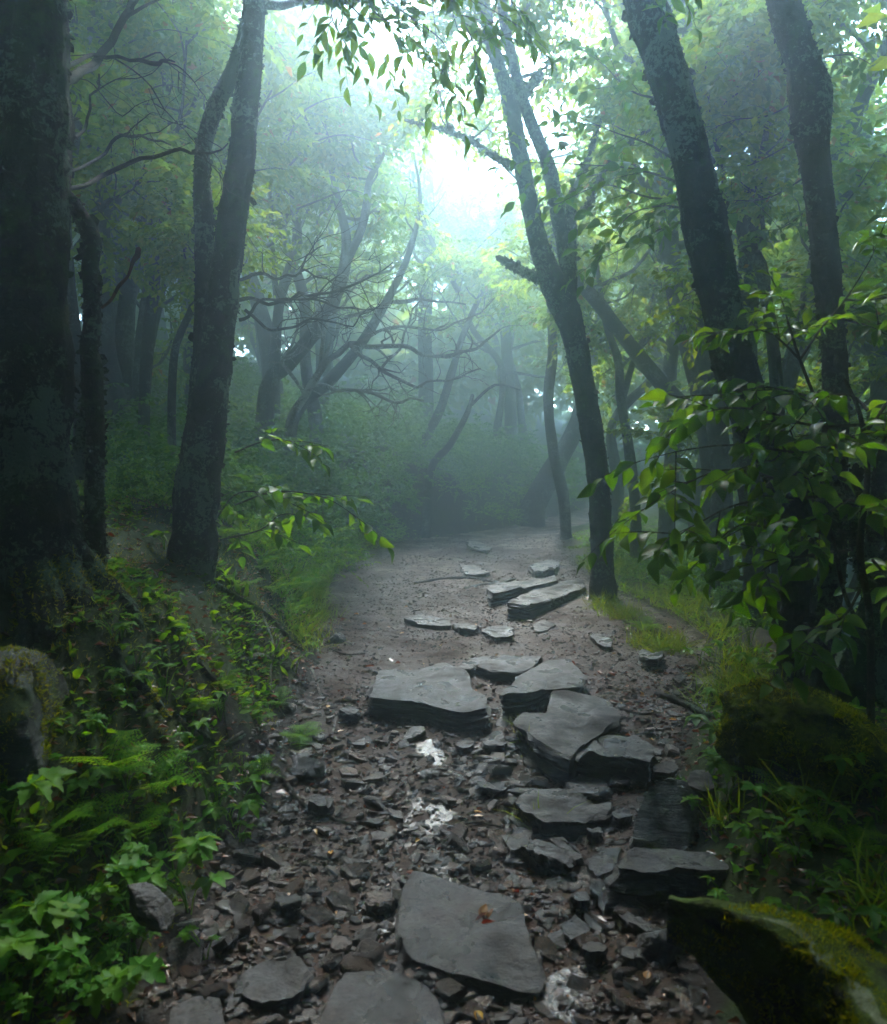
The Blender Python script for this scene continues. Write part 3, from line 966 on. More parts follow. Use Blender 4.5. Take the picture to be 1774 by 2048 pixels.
_rs = np.random.RandomState(77)
for px_, py_2, w_, h_, lab_, mt_ in ((1245, 1632, 46, 26, "brown stone between the wide low rock and the pale tilted rock", "rock_dark"), (1190, 1665, 40, 22, "small brown stone right below the wide low rock", "rock_dry"),
        (1160, 1800, 44, 24, "greyish stone under the oval stone beside the front slab", "rock_dark"), (1205, 1775, 40, 22, "thin dark plate left of the dark block's foot", "rock_dark"),
        (1275, 1790, 60, 26, "shelf of black stone under the dark block", "rock_dark"), (1190, 1900, 50, 28, "grey stone lying between front slab and puddle", "rock_wet"),
        (1262, 1905, 46, 26, "brown stone above the light round pebble", "rock_dry"), (1300, 1870, 52, 26, "dark stone below the reddish splinter", "rock_dark"),
        (1240, 1560, 54, 24, "dark stone lodged under the layered rock's right end", "rock_dark"), (1330, 1535, 50, 24, "flat stone right of the layered rock", "rock_dry"),
        (990, 1480, 50, 22, "small slab by the notched slab's left corner", "rock_wet"), (930, 1486, 40, 20, "pale chip below the large step slab", "rock_wet"),
        (985, 1570, 60, 24, "flat leaf-shaped stone left of the wide low rock", "rock_wet"), (760, 1790, 60, 26, "tan flat stone left of the front slab's corner", "stone_warm"),
        (575, 1800, 64, 34, "rounded dark cobble at the left path edge", "rock_dark"), (680, 1885, 50, 28, "reddish cobble left of the front slab", "stone_warm"),
        (1410, 1560, 70, 40, "grey stone under the glossy drooping plant", "rock_dry"), (1300, 1310, 60, 18, "low brown stone in the bare soil behind the steps", "rock_dark"),
        (700, 1420, 46, 18, "wet plate left of the large step slab", "rock_wet"), (640, 1610, 60, 26, "flat stone at the left edge above the root-like stick", "rock_dark")):
    an_ = np.linspace(0, 6.283, 7, endpoint=False) + _rs.uniform(-.25, .25, 7)
    rr_ = _rs.uniform(.75, 1.15, 7)
    slab("flat_stone", lab_, np.stack([px_ + np.cos(an_) * rr_ * w_ * .5, py_2 + np.sin(an_) * rr_ * h_ * .5], -1), thick=_rs.uniform(.05, .09), mat=mt_, tilt=tuple(_rs.normal(0, .08, 2)), seed=400 + px_, cat="stone")

slab("flat_rock", "pale tilted rock with moss streaks against the right bank", [(1300, 1580), (1340, 1550), (1372, 1562), (1396, 1592), (1388, 1650), (1372, 1700), (1262, 1694), (1275, 1630)], thick=.10, vis=.14, mat="rock_pale", tilt=(-.25, -1.25), seed=41)
boulder("stone", "tan rounded stone standing at the left path edge", (545, 1730), (.045, .04, .075), (.2, -.35, .3), "stone_warm", 42, planes=6)
boulder("stone", "dark oval stone below the tilted wedge rock", (1128, 1768), (.07, .05, .045), (0, 0, .2), "rock_dark", 43)
boulder("stone", "brownish round stone at the left path edge above the steps", (672, 1282), (.075, .06, .07), (0, 0, .5), "rock_dark", 44)
boulder("stone", "light round pebble in the mud right of the puddle", (1242, 1940), (.028, .026, .026), (0, 0, 0), "rock_pale", 45)
boulder("stone", "squat dark stone left of the round pebble", (1118, 1888), (.05, .045, .045), (0, 0, .7), "rock_dark", 46)
lb, LBV, LBF = boulder("boulder", "big lichen-spotted boulder under the thickest left trunk", (10, 1480), (.25, .30, .33), (0, .1, .3), "rock_lichen", 47, d=2.6, rough=.12, planes=6)
mb2, MBV, MBF = boulder("mossy_boulder", "rounded moss-covered boulder at the foot of the right trunks", (1660, 1525), (.46, .28, .24), (0, .45, -.25), "rock_mossed", 48, d=2.95, rough=.22, planes=3)
# the crested rock: a profile swept along its pale edge
def crest_rock():
    q = [(1335, 1798, 1.99), (1420, 1815, 1.93), (1500, 1836, 1.87), (1570, 1868, 1.81), (1625, 1905, 1.75), (1685, 1955, 1.68), (1745, 2015, 1.6), (1800, 2075, 1.52), (1900, 2150, 1.45)]
    C = spline(np.array([pt(*k) for k in q]), .02)
    prof = [(.12, -.60), (.07, -.45), (.05, -.34), (.015, -.25), (.01, -.17), (-.022, -.10), (-.016, -.05), (-.014, -.018), (-.004, -.002), (.010, .004), (.035, .004), (.07, -.004), (.13, -.02), (.20, -.05), (.30, -.10), (.42, -.2), (.5, -.4)]
    prof = np.array(spline(np.hstack([np.array(prof), np.zeros((len(prof), 1))]), .015))[:, :2]
    t = norm(np.gradient(C, axis=0))
    out = norm(np.stack([-t[:, 1], t[:, 0], 0 * t[:, 0]], -1))     # to the right, away from the path
    away = norm(out + np.array([.2, .3, 0]))
    taper = (sstep(.0, .6, np.arange(len(C)) / len(C)) * .8 + .2)[:, None, None]
    V = C[:, None, :] + away[:, None, :] * prof[None, :, 0:1] * taper + np.array([0, 0, 1.0]) * prof[None, :, 1:2] * taper
    V = V + norm(away)[:, None, :] * (.045 * fbm(V * 7, 4, 3) + .02 * fbm(V * 24, 3, 4))[..., None] + np.array([0, 0, 1.0]) * (.022 * fbm(V * 9, 3, 5))[..., None]
    k, s_ = V.shape[:2]
    t_ = np.arange(k) / k
    wob = fbm(C * 6, 3, 8)
    wd_ = (.012 + .022 * sstep(.3, .6, t_) * sstep(1.0, .8, t_) + .014 * np.maximum(wob, -.5))[:, None]
    li = np.exp(-((prof[None, :, 0] - .012 - .02 * wob[:, None]) / np.maximum(wd_, .006)) ** 2) * (prof[None, :, 1] > -.04) * sstep(.12, .3, t_)[:, None] + .30 * (prof[None, :, 1] < -.05)
    li = li + .85 * fbm(V * 22, 5, 6)
    return V.reshape(-1, 3), grid_faces(s_, k), li.ravel()
RBV, RBF, RBL = crest_rock()
RBF = RBF[:, ::-1]
_o = RBV.mean(0)
_me = MB().add(RBV, RBF).mesh("mossy_rock", origin=_o)
_me.attributes.new("lichen", 'FLOAT', 'POINT').data.foreach_set("value", RBL.astype(np.float32))
rb = link("mossy_rock", _me, M["rock_crest"], loc=_o)
tag(rb, "long mossy rock with pale lichen crest in the bottom right corner", "rock")
lr, LRV, LRF = boulder("boulder", "grey slanting rock half hidden by ferns on the left bank", (300, 1812), (.10, .045, .03), (.3, .55, -.4), "rock_dark", 50, d=2.02, planes=6)
boulder("boulder", "dark jagged rock at the right edge of the puddle", (1330, 1905), (.09, .07, .09), (.2, .3, .3), "rock_dark", 52)

# ---- stones and gravel of the path (parts of the path)
def chip(rs, n=7):
    a = np.sort(rs.uniform(0, 2 * np.pi, n) * .25 + np.linspace(0, 2 * np.pi, n, endpoint=False))
    r = rs.uniform(.7, 1.1, n)
    asp = rs.uniform(.55, .95)
    o = np.stack([np.cos(a) * r, np.sin(a) * r * asp, np.zeros(n)], -1)
    h = rs.uniform(.16, .40)
    tl = rs.uniform(-.15, .15, 2)
    V = [o * .72 + [0, 0, h], o * .97 + [0, 0, h * .72], o * 1.0 + [0, 0, -h * .4], o * .7 + [0, 0, -h]]
    V = np.vstack(V)
    V[:, 2] += V[:, 0] * tl[0] + V[:, 1] * tl[1] + rs.uniform(-.03, .03, len(V))
    V = np.vstack([V, [[0, 0, h * 1.03]]])
    i = np.arange(n)
    F3 = np.stack([np.full(n, 4 * n), i, (i + 1) % n], -1)
    Q = [np.stack([k * n + i, (k + 1) * n + i, (k + 1) * n + (i + 1) % n, k * n + (i + 1) % n], -1) for k in range(3)]
    return V, F3, np.concatenate(Q)

rs = np.random.RandomState(21)
CH = [chip(rs) for _ in range(14)]
def free(x, y, m):
    for c, r in SLABS:
        if (x - c[0]) ** 2 + (y - c[1]) ** 2 < (r * m) ** 2:
            return False
    return True

cand = []
tries = 0
while len(cand) < 4200 and tries < 60000:
    tries += 1
    y = 1.25 + 7.0 * rs.rand() ** 1.7
    u = rs.uniform(-.06, 1.05)
    x = xl(y) + u * (xr(y) - xl(y))
    dn = .5 + .5 * vnoise(np.array([x * 1.3, y * 1.3, 4.0]), 5)
    if rs.rand() > .5 + dn:
        continue
    s = np.clip(rs.lognormal(-3.75, .55), .010, .085) * (1 - .72 * sstep(3.9, 4.9, y))
    if not free(x, y, .85):
        continue
    cand.append((x, y, s))
XY = np.array(cand)
ZZ = H(XY[:, 0], XY[:, 1])
key = -XY[:, 2] / np.maximum(XY[:, 1], 1.7)
order = np.argsort(key)
stone_me = []
for k in range(14):
    V, f3, q = CH[k]
    me = MB().add(V, [f3, q]).mesh("stone", smooth=False)
    me.materials.append(M["stone_warm"] if k in (3, 9) else M["stone"])
    stone_me.append(me)
def stone_xf(i):
    e = (rs.normal(0, .22), rs.normal(0, .22), rs.uniform(0, 6.28))
    return e
for i in order[:295]:
    x, y, s = XY[i]
    o = link("stone", stone_me[rs.randint(14)], parent=path)
    o.location = (x, y, ZZ[i] + s * .12)
    o.rotation_euler = stone_xf(i)
    o.scale = (s, s, s * rs.uniform(.6, 1.1))
gm = MB()
for i in order[295:]:
    x, y, s = XY[i]
    V, f3, q = CH[rs.randint(14)]
    Vr = (V * [s, s, s * rs.uniform(.6, 1.1)]) @ rot3(stone_xf(i)).T + [x, y, ZZ[i] + s * .1]
    gm.add(Vr, [f3, q])
link("rubble", gm.mesh("rubble", smooth=False), M["stone"], parent=path, kind="stuff")
# fine gravel, vectorised: flattened five-sided chips
n = 36000
y = 1.2 + 12 * rs.rand(n) ** 1.6
u = rs.uniform(-.08, 1.06, n)
x = xl(y) + u * (xr(y) - xl(y))
keep = np.ones(n, bool)
for c, r in SLABS:
    keep &= (x - c[0]) ** 2 + (y - c[1]) ** 2 > (r * .7) ** 2
dn = fbm2(x * 1.1, y * 1.1, 3, 61)
keep &= rs.rand(n) < .75 + dn
x, y = x[keep], y[keep]
m_ = 12000
y2 = rs.uniform(4.3, 10.5, m_)
x2 = xl(y2) + rs.uniform(-.04, 1.04, m_) * (xr(y2) - xl(y2))
k2 = fbm2(x2 * 1.4, y2 * 1.4, 3, 63) > -.28
for c_, r_ in SLABS:
    k2 &= (x2 - c_[0]) ** 2 + (y2 - c_[1]) ** 2 > (r_ * .6) ** 2
ex, ey = [x2[k2]], [y2[k2]]
for o_ in OUTL:
    k_ = int(90 * np.clip(len(o_), 1, 99) / 72 * np.clip(np.ptp(o_[:, 0]) * 3.2, .3, 2.2))
    ii_ = rs.randint(0, len(o_), k_)
    q_ = o_[ii_] + (o_[ii_] - o_.mean(0)) * rs.uniform(.0, .22, k_)[:, None] + rs.normal(0, .012, (k_, 3))
    ex.append(q_[:, 0]); ey.append(q_[:, 1])
x, y = np.concatenate([x] + ex), np.concatenate([y] + ey)
n = len(x)
z = H(x, y)
s = np.clip(rs.lognormal(-4.8, .55, n), .004, .028)
a0 = rs.uniform(0, 6.28, n)
s = s * (1 - .38 * sstep(4.2, 5.6, y))
h = s * rs.uniform(.25, .6, n)
tx, ty = rs.normal(0, .3, n), rs.normal(0, .3, n)
P = []
for lvl, (k, hz) in enumerate(((.75, 1.0), (1.05, -.8))):
    for j in range(5):
        an = a0 + j * 1.2566 + rs.uniform(-.3, .3, n)
        r = s * k * rs.uniform(.75, 1.2, n)
        dx, dy = np.cos(an) * r, np.sin(an) * r * .75
        P.append(np.stack([x + dx, y + dy, z + h * hz + dx * tx + dy * ty], -1))
V = np.stack(P, 1).reshape(-1, 3)
b = (np.arange(n) * 10)[:, None]
top = b + np.array([[0, 1, 2, 3, 4]])
sd_ = np.concatenate([b + np.array([[5 + j, 5 + (j + 1) % 5, (j + 1) % 5, j]]) for j in range(5)])
instr = np.abs(x - stream_x(y)) < np.interp(y, [1, 2, 3, 4, 4.9, 5.0], [.42, .40, .34, .26, .2, 0]) * (1 + .5 * fbm2(x * 4, y * 4, 3, 8))
for nm_, sel, mt_ in (("gravel", ~instr, "gravel"), ("wet_gravel", instr, "gravel_wet")):
    q4 = np.concatenate([sd_.reshape(5, n, 4)[:, sel].reshape(-1, 4)])
    link(nm_, MB().add(V, [top[sel], q4]).mesh(nm_, smooth=False), M[mt_], parent=path, kind="stuff")

# fallen leaves
LEAFM = {"litter": [leaf_mesh("fallen_leaf", "ovate", .55, c, f, M["litter"]) for c, f in ((.2, .5), (-.2, .3), (.4, .2))],
         "yellow": [leaf_mesh("fallen_leaf", "ovate", .55, c, f, M["litter_yellow"]) for c, f in ((.2, .5), (-.2, .3))]}
n = 70
yy = 1.4 + 6 * rs.rand(n) ** 1.3
xx = xl(yy) + rs.uniform(-.05, 1.02, n) * (xr(yy) - xl(yy))
Pn = np.stack([xx, yy, H(xx, yy) + .022], -1)
Dn = np.stack([np.cos(a0[:n]), np.sin(a0[:n]), rs.normal(0, .15, n)], -1)
Nn = np.array([0, 0, 1.0]) + rs.normal(0, .25, (n, 3))
leaf_objects(LEAFM["litter"], Pn[:42], Dn[:42], Nn[:42], rs.uniform(.035, .07, 42), path, np.zeros(3), "fallen_leaf", rs)
leaf_objects(LEAFM["yellow"], Pn[42:], Dn[42:], Nn[42:], rs.uniform(.03, .05, 28), path, np.zeros(3), "fallen_leaf", rs)
n = 1900
yy = 1.0 + 5 * rs.rand(n) ** 1.3
sidep = rs.uniform(-.35, 1.5, n)
xx = xl(yy) + sidep * (xr(yy) - xl(yy))
lm = MB()
batch(lm, leaf_template("simple", .2, .4), np.stack([xx, yy, H(xx, yy) + .012], -1), np.stack([rs.normal(0, 1, n), rs.normal(0, 1, n), rs.normal(0, .2, n)], -1),
      np.array([0, 0, 1.0]) + rs.normal(0, .3, (n, 3)), rs.uniform(.008, .03, n), rs.uniform(.004, .013, n))
link("leaf_litter", lm.mesh("leaf_litter"), M["litter"], kind="stuff")
# the curled brown leaf on the front slab
c = pt(962, 1845, (CAMZ - .068) / -ray(962, 1845)[2])
cl = thing("curled_leaf", "curled reddish brown dead leaf lying on the front slab", "leaf", c)
for k, (dx, dy, an, le) in enumerate(((-.02, 0, .3, .05), (.0, .01, 1.2, .055), (.01, -.01, 2.0, .045), (.0, -.015, -.5, .05), (.02, .012, .9, .04))):
    leaf_objects(LEAFM["litter"], [c + np.array([dx, dy, .006])], [[math.cos(an), math.sin(an), .25]], [[.3, .6, .7]], [le], cl, c, "leaf_lobe", rs)

# ------------------------------------------------------------------ trees
def crooked(p, d, length, n, wig, rs, up=.1, grav=0):
    P = [np.array(p, float)]
    d = norm(np.array(d, float))
    for _ in range(n):
        d = norm(d + rs.normal(0, wig, 3) + np.array([0, 0, up]))
        P.append(P[-1] + d * (length / n))
    return np.array(P)

def limbs_of(C, start, n, length, rs, r_scale=.5, up=.10, wig=.28, subs=5, anchors=5, out=None, side=None, leafy=1.0):
    """limbs growing from a smoothed trunk line C (k,4); returns [(polyline, radii)], list of sub-branches and leaf anchors"""
    limbs, subl, anc = [], [], []
    k = len(C)
    for i in range(n):
        f = start + (1 - start) * (i + rs.uniform(.1, .9)) / n
        j = min(int(f * (k - 1)), k - 2)
        p, r = C[j, :3], C[j, 3]
        ang = i * 2.4 + rs.uniform(-.5, .5)
        if side is not None:
            ang = side + rs.uniform(-.9, .9)
        d = np.array([math.cos(ang), math.sin(ang), rs.uniform(.25, .9)])
        ln = length * rs.uniform(.6, 1.1) * (1.15 - .4 * f)
        P = crooked(p, d, ln, 6, wig, rs, up)
        r0 = max(r * r_scale * rs.uniform(.6, 1.0), .008)
        limbs.append((P, np.linspace(r0, r0 * .25, 7)))
        for s in range(subs):
            q = rs.uniform(.3, 1.0)
            jj = min(int(q * 6), 5)
            pp = P[jj] + (P[jj + 1] - P[jj]) * rs.rand()
            dd = norm(P[jj + 1] - P[jj]) * .5 + rs.normal(0, .6, 3) + np.array([0, 0, .05])
            sl = ln * rs.uniform(.25, .5)
            Q = crooked(pp, dd, sl, 4, .3, rs, .02)
            subl.append((Q, np.linspace(r0 * .35, .002, 5)))
            for a in range(anchors):
                t = rs.uniform(.15, 1.0) * 4
                ja = min(int(t), 3)
                pa = Q[ja] + (Q[ja + 1] - Q[ja]) * (t - ja)
                da = norm(Q[ja + 1] - Q[ja]) * .6 + rs.normal(0, .6, 3) * np.array([1, 1, .35])
                anc.append((pa, da))
    return limbs, subl, anc

TPL_SIMPLE = leaf_template("simple", .15, .25)
def proto_tree(seed, height, r0, lean=.1, wig=.22, nl=7, ll=2.6, leaf=.115, per=15, start=.3, sides=9, leafy=True, subs=7, anchors=9, matl="leaf_tree", tpl=None, ratio=.6):
    rs = np.random.RandomState(seed)
    an = rs.uniform(0, 6.28)
    P = crooked((0, 0, -.3), (math.cos(an) * lean, math.sin(an) * lean, 1), height, 8, wig, rs, .28)
    rad = np.linspace(r0, r0 * .3, 9)
    rad[0] *= 1.5
    rad[1] *= 1.1
    root = thing("tree", "", "tree", (0, 0, 0))
    t = MB()
    C, _, _ = tube(t, P, rad, sides, .22, .12, 0, seed, 3)
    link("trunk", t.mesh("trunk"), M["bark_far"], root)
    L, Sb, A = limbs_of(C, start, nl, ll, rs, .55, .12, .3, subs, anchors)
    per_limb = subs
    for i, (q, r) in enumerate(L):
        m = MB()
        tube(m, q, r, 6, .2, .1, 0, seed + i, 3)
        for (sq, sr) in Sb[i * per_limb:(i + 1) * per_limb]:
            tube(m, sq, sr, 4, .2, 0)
        link("limb", m.mesh("limb"), M["bark_far"], root)
    if leafy:
        P0 = np.array([a[0] for a in A])
        D0 = np.array([a[1] for a in A])
        lp, ldd, ln, ll_ = spray(P0, D0, per, rs.uniform(.3, .6, len(P0)), leaf, rs, .5)
        m = MB()
        batch(m, tpl or TPL_SIMPLE, lp, ldd, ln, ll_, ll_ * ratio)
        link("crown", m.mesh("crown"), M[matl], root)
    return root

def sample_surface(V, Fc, n, rs):
    T = np.concatenate([Fc[:, [0, 1, 2]], Fc[:, [0, 2, 3]]]) if Fc.shape[1] == 4 else Fc
    A, B, C = V[T[:, 0]], V[T[:, 1]], V[T[:, 2]]
    nn = np.cross(B - A, C - A)
    ar = np.linalg.norm(nn, axis=1)
    i = rs.choice(len(T), n, p=ar / ar.sum())
    u, v = rs.rand(n), rs.rand(n)
    m = u + v > 1
    u[m], v[m] = 1 - u[m], 1 - v[m]
    return A[i] + (B - A)[i] * u[:, None] + (C - A)[i] * v[:, None], norm(nn[i])

def pxtube(pts, d, ends=None):
    """px polyline rows (x, y, width_px[, depth offset]) at depth d -> points and radii"""
    P, r = [], []
    for q in pts:
        dd = d + (q[3] if len(q) > 3 else 0)
        P.append(pt(q[0], q[1], dd))
        r.append(q[2] * .5 / F * dd)
    return np.array(P), np.array(r)

def to_ground(P, r, first=True):
    """continue a trunk whose first point is its lowest down into the ground"""
    p = P[0]
    z = H1(p[0], p[1])
    if p[2] > z - .05:
        n = max(1, int((p[2] - z) / .8))
        ext, er = [], []
        dirv = P[0] - P[1]
        for k in range(n, 0, -1):
            t = k / n
            q = np.array([p[0] + dirv[0] * .25 * t, p[1], p[2] + (z - .2 - p[2]) * t])
            ext.append(q)
            er.append(r[0] * (1 + .25 * t))
        P = np.vstack([ext, P])
        r = np.concatenate([er, r])
    return P, r

def near_tree(name, label, stems, d, mat="bark", roots=(), sides=30, step=.035, flakes=900, crown=None, ground=True, rough=.13, leaf_mat="leaf_tree", cat="tree", far=False):
    """stems: list of pixel polylines, lowest point first; the first is the trunk, the others are named stem"""
    rs = np.random.RandomState(abs(hash(label)) % 1000 if False else sum(map(ord, label)) % 9973)
    P, r = pxtube(stems[0], d)
    if ground:
        P, r = to_ground(P, r)
    base = P[0] + np.array([0, 0, .2])
    root = thing(name, label, cat, base)
    fl = MB()
    lines = []
    for i, st in enumerate(stems):
        if i:
            P, r = pxtube(st, d)
        m = MB()
        C, SV, ring = tube(m, P, r, sides if i == 0 else max(6, int(sides * .7)), step, rough, .10 if not far else 0, i + sum(map(ord, label)) % 100, 7 if not far else 3)
        lines.append(C)
        link("trunk" if i == 0 else "stem", m.mesh("trunk", origin=base), M[mat], root)
        if flakes:
            k, s = SV.shape[:2]
            nf = int(flakes * (2.2 if i == 0 else 1.1))
            ki, si = rs.randint(1, k - 1, nf), rs.randint(0, s, nf)
            pp = SV[ki, si]
            nn = ring[ki, si]
            tt = norm(np.gradient(C[:, :3], axis=0))[ki]
            dd = tt * rs.choice([-1, 1], nf)[:, None] * rs.uniform(.2, 1, nf)[:, None] + nn * rs.uniform(.0, .45, nf)[:, None] + np.cross(tt, nn) * rs.normal(0, .6, nf)[:, None]
            L = rs.lognormal(-4.45, .5, nf)
            batch(fl, leaf_template("flake"), pp - nn * .003, dd, nn + rs.normal(0, .3, (nf, 3)), L, L * rs.uniform(.5, 1.4, nf))
    if flakes:
        link("loose_bark", fl.mesh("loose_bark", smooth=False, origin=base), M[mat], root, kind="stuff")
    for q in roots:
        if q and len(q[0]) == 4:
            RP, rr = pxtube(q, d)
        else:
            RP = np.array([hit(a, b) for a, b, w in q])
            rr = np.array([w * .5 / F * np.dot(p - CAM, FWD) for p, (a, b, w) in zip(RP, q)])
        m = MB()
        RC, RV, RN = tube(m, RP, rr, 14, .025, .22 if len(q[0]) == 4 else .14, .1, 5 + len(RP), 9)
        ro = link("root", m.mesh("root", origin=base), M["root" if len(q[0]) == 3 and q[0][2] < 13 else "bark_mossy"], root)
        if len(q[0]) == 4:
            ki, si = rs.randint(1, len(RC) - 1, 2600), rs.randint(0, 14, 2600)
            pp, nn = RV[ki, si], RN[ki, si]
            ok = (nn[:, 2] > -.1) & (fbm(pp * 7, 3, 2) > -.08)
            pp, nn = pp[ok] + rs.normal(0, .006, (ok.sum(), 3)), nn[ok]
            f_ = MB()
            L = rs.uniform(.006, .02, len(pp))
            batch(f_, leaf_template("blade", .3), pp - nn * .004, nn * .8 + rs.normal(0, .5, nn.shape), rs.normal(0, 1, nn.shape), L, L * .3)
            link("moss", f_.mesh("moss", origin=base), M["moss"], ro, kind="stuff")
    if crown:
        for C, kw in zip(lines, crown):
            if not kw:
                continue
            kw = dict(kw)
            leaf, per, subs = kw.pop("leaf", .085), kw.pop("per", 10), kw.get("subs", 5)
            Ls, Sb, A = limbs_of(C, kw.pop("start"), kw.pop("n"), kw.pop("length"), rs, **kw)
            for i, (q, rr) in enumerate(Ls):
                m = MB()
                tube(m, q, rr, 8, .12, .1, 0, i, 4)
                for sq, sr in Sb[i * subs:(i + 1) * subs]:
                    tube(m, sq, sr, 4, .15, 0)
                link("limb", m.mesh("limb", origin=base), M[mat], root)
            if per:
                P0, D0 = np.array([a[0] for a in A]), np.array([a[1] for a in A])
                lp, ldd, ln, ll_ = spray(P0, D0, per, rs.uniform(.3, .55, len(P0)), leaf, rs, .5)
                if leaf > .15:
                    k_ = ~((lp[:, 1] > .4) & (lp[:, 2] - CAMZ < .78 * lp[:, 1] + .25) & (np.abs(lp[:, 0]) < .72 * lp[:, 1] + .3))
                    lp, ldd, ln, ll_ = lp[k_], ldd[k_], ln[k_], ll_[k_]
                m = MB()
                batch(m, TPL_SIMPLE, lp, ldd, ln, ll_, ll_ * .55)
                link("crown", m.mesh("crown", origin=base), M[leaf_mat], root)
    return root, lines, base

HI = dict(start=.80, n=14, length=3.6, subs=7, anchors=9, per=14, leaf=.17, up=.0)  # crowns above the frame, leaves enlarged and crowded to shade the foreground

T1, T1L, T1B = near_tree("tree", "thickest dark lichen-covered trunk at the left edge", [
    [(110, 1330, 250), (92, 1200, 190), (78, 1060, 158), (64, 900, 145), (62, 700, 140), (64, 480, 134), (68, 250, 128), (72, 0, 122), (85, -400, 105), (70, -900, 85), (90, -1500, 60), (60, -2000, 40)]],
    3.3, "bark_mossy", flakes=2600, sides=40, rough=.10,
    roots=[[(120, 1120, 70, -.05), (165, 1210, 62, -.15), (215, 1300, 50, -.25), (262, 1400, 38, -.3)],
           [(70, 1150, 90, -.15), (95, 1260, 80, -.3), (150, 1360, 60, -.42)],
           [(140, 1090, 50, .0), (200, 1160, 46, .0), (265, 1230, 36, -.05), (290, 1320, 26, -.05)],
           [(215, 1290, 30, -.25), (240, 1340, 26, -.3), (300, 1390, 20, -.3), (340, 1440, 12, -.3)],
           [(165, 1200, 30, -.15), (205, 1240, 26, -.15), (225, 1330, 22, -.28), (205, 1420, 16, -.4), (215, 1490, 10, -.5)],
           [(60, 1240, 50, -.3), (40, 1330, 46, -.45), (60, 1420, 36, -.55)]],
    crown=[dict(HI, start=.72)])
T1S, _, _ = near_tree("crooked_stem", "thin crooked mossy stem beside the thickest left trunk", [
    [(190, 1120, 44), (190, 1000, 38), (193, 860, 36), (186, 740, 40), (178, 700, 34), (186, 640, 34), (180, 540, 32), (184, 480, 36), (160, 430, 30), (128, 385, 26, -.1)],
    [(160, 960, 16, .05), (163, 880, 18, .05), (172, 800, 18, .02), (182, 735, 16)]],
    3.45, "bark_mossy", flakes=700, sides=20)
tw = MB()
q, r = pxtube([(203, 616, 6), (222, 600, 6), (238, 572, 7), (256, 552, 6), (266, 522, 8), (274, 512, 12), (277, 497, 11)], 3.42)
tube(tw, q, r, 10, .01, .15, 0, 3, 20)
o = link("broken_twig", tw.mesh("broken_twig", origin=np.array(T1S.location)), M["stick"], T1S)
o["label"] = "orange-brown broken twig jutting from the crooked stem"

T2, T2L, T2B = near_tree("tree", "double-stemmed lichen-flecked tree left of the path", [
    [(372, 1200, 98), (385, 1090, 92), (398, 960, 82), (418, 830, 71), (440, 640, 62), (464, 450, 56), (490, 250, 49), (508, 20, 41), (518, -300, 36), (500, -900, 30), (520, -1500, 21)],
    [(385, 1000, 49, .06), (392, 880, 48, .08), (405, 740, 44, .08), (410, 560, 39, .08), (406, 420, 36, .08), (404, 320, 31, .08), (424, 230, 33, .1), (462, 150, 30, .1), (492, 60, 28, .12), (520, -120, 25, .2), (560, -500, 18, .3)]],
    4.5, "bark", flakes=2600, sides=34,
    roots=[[(430, 1170, 16), (470, 1195, 14), (520, 1222, 13), (560, 1262, 13), (600, 1300, 11), (636, 1328, 9)],
           [(480, 1322, 10), (520, 1312, 13), (560, 1328, 10), (615, 1332, 9), (640, 1392, 8), (632, 1430, 6), (600, 1442, 5)],
           [(560, 1280, 9), (562, 1300, 9), (560, 1335, 6)],
           [(340, 1180, 40, -.25), (300, 1240, 34, -.4), (282, 1290, 26, -.5), (275, 1340, 20, -.6)],
           [(350, 1430, 14), (410, 1475, 12), (450, 1490, 9), (490, 1470, 7)],
           [(420, 1220, 13), (470, 1270, 12), (500, 1330, 10), (505, 1400, 8), (530, 1460, 6), (575, 1500, 4)],
           [(520, 1222, 8), (545, 1290, 7), (540, 1360, 6), (560, 1420, 5), (610, 1470, 4)],
           [(380, 1260, 16), (400, 1330, 14), (440, 1380, 11), (450, 1450, 8), (470, 1530, 5)]],
    crown=[dict(HI, start=.74), dict(HI, start=.85, n=3)])
T3, T3L, T3B = near_tree("tree", "dark leaning trunk crossing the right side from top to base", [
    [(1590, 1400, 78), (1596, 1260, 70), (1602, 1136, 74), (1596, 1027, 74), (1560, 931, 72), (1502, 831, 72), (1462, 700, 78), (1438, 580, 76), (1408, 440, 84), (1384, 330, 72), (1345, 180, 74), (1296, 20, 78), (1240, -250, 66), (1150, -700, 52), (1100, -1300, 34)]],
    4.1, "bark", flakes=2600, sides=34, crown=[dict(HI, start=.76)])
T4, T4L, T4B = near_tree("tree", "slimmer dark trunk with a burl nearest the right edge", [
    [(1634, 1420, 66), (1642, 1311, 58), (1660, 1136, 56), (1666, 962, 52), (1672, 831, 48), (1668, 700, 48), (1654, 560, 50), (1640, 420, 52), (1626, 300, 60), (1618, 190, 76), (1600, 120, 62), (1568, 10, 58), (1520, -200, 50), (1450, -600, 42), (1480, -1200, 28)]],
    3.9, "bark", flakes=2200, sides=30, crown=[dict(HI, start=.76)])
near_tree("tree", "bent mossy stem at the right edge beside the slimmer trunk", [
    [(1694, 1430, 84), (1712, 1350, 70), (1736, 1270, 58), (1752, 1180, 56), (1764, 1060, 54), (1786, 900, 48), (1830, 700, 40), (1900, 400, 34), (1900, -200, 24)],
    [(1745, 1180, 36), (1722, 1120, 30), (1706, 1060, 24), (1700, 1000, 18), (1712, 930, 12)]],
    3.7, "bark_mossy", flakes=1500, sides=24)
near_tree("tree", "thin dark stem at the far right edge behind the bent stem", [
    [(1772, 1440, 30), (1768, 1350, 28), (1780, 1200, 26), (1800, 900, 22)]], 3.5, "bark_mossy", flakes=300, sides=14)
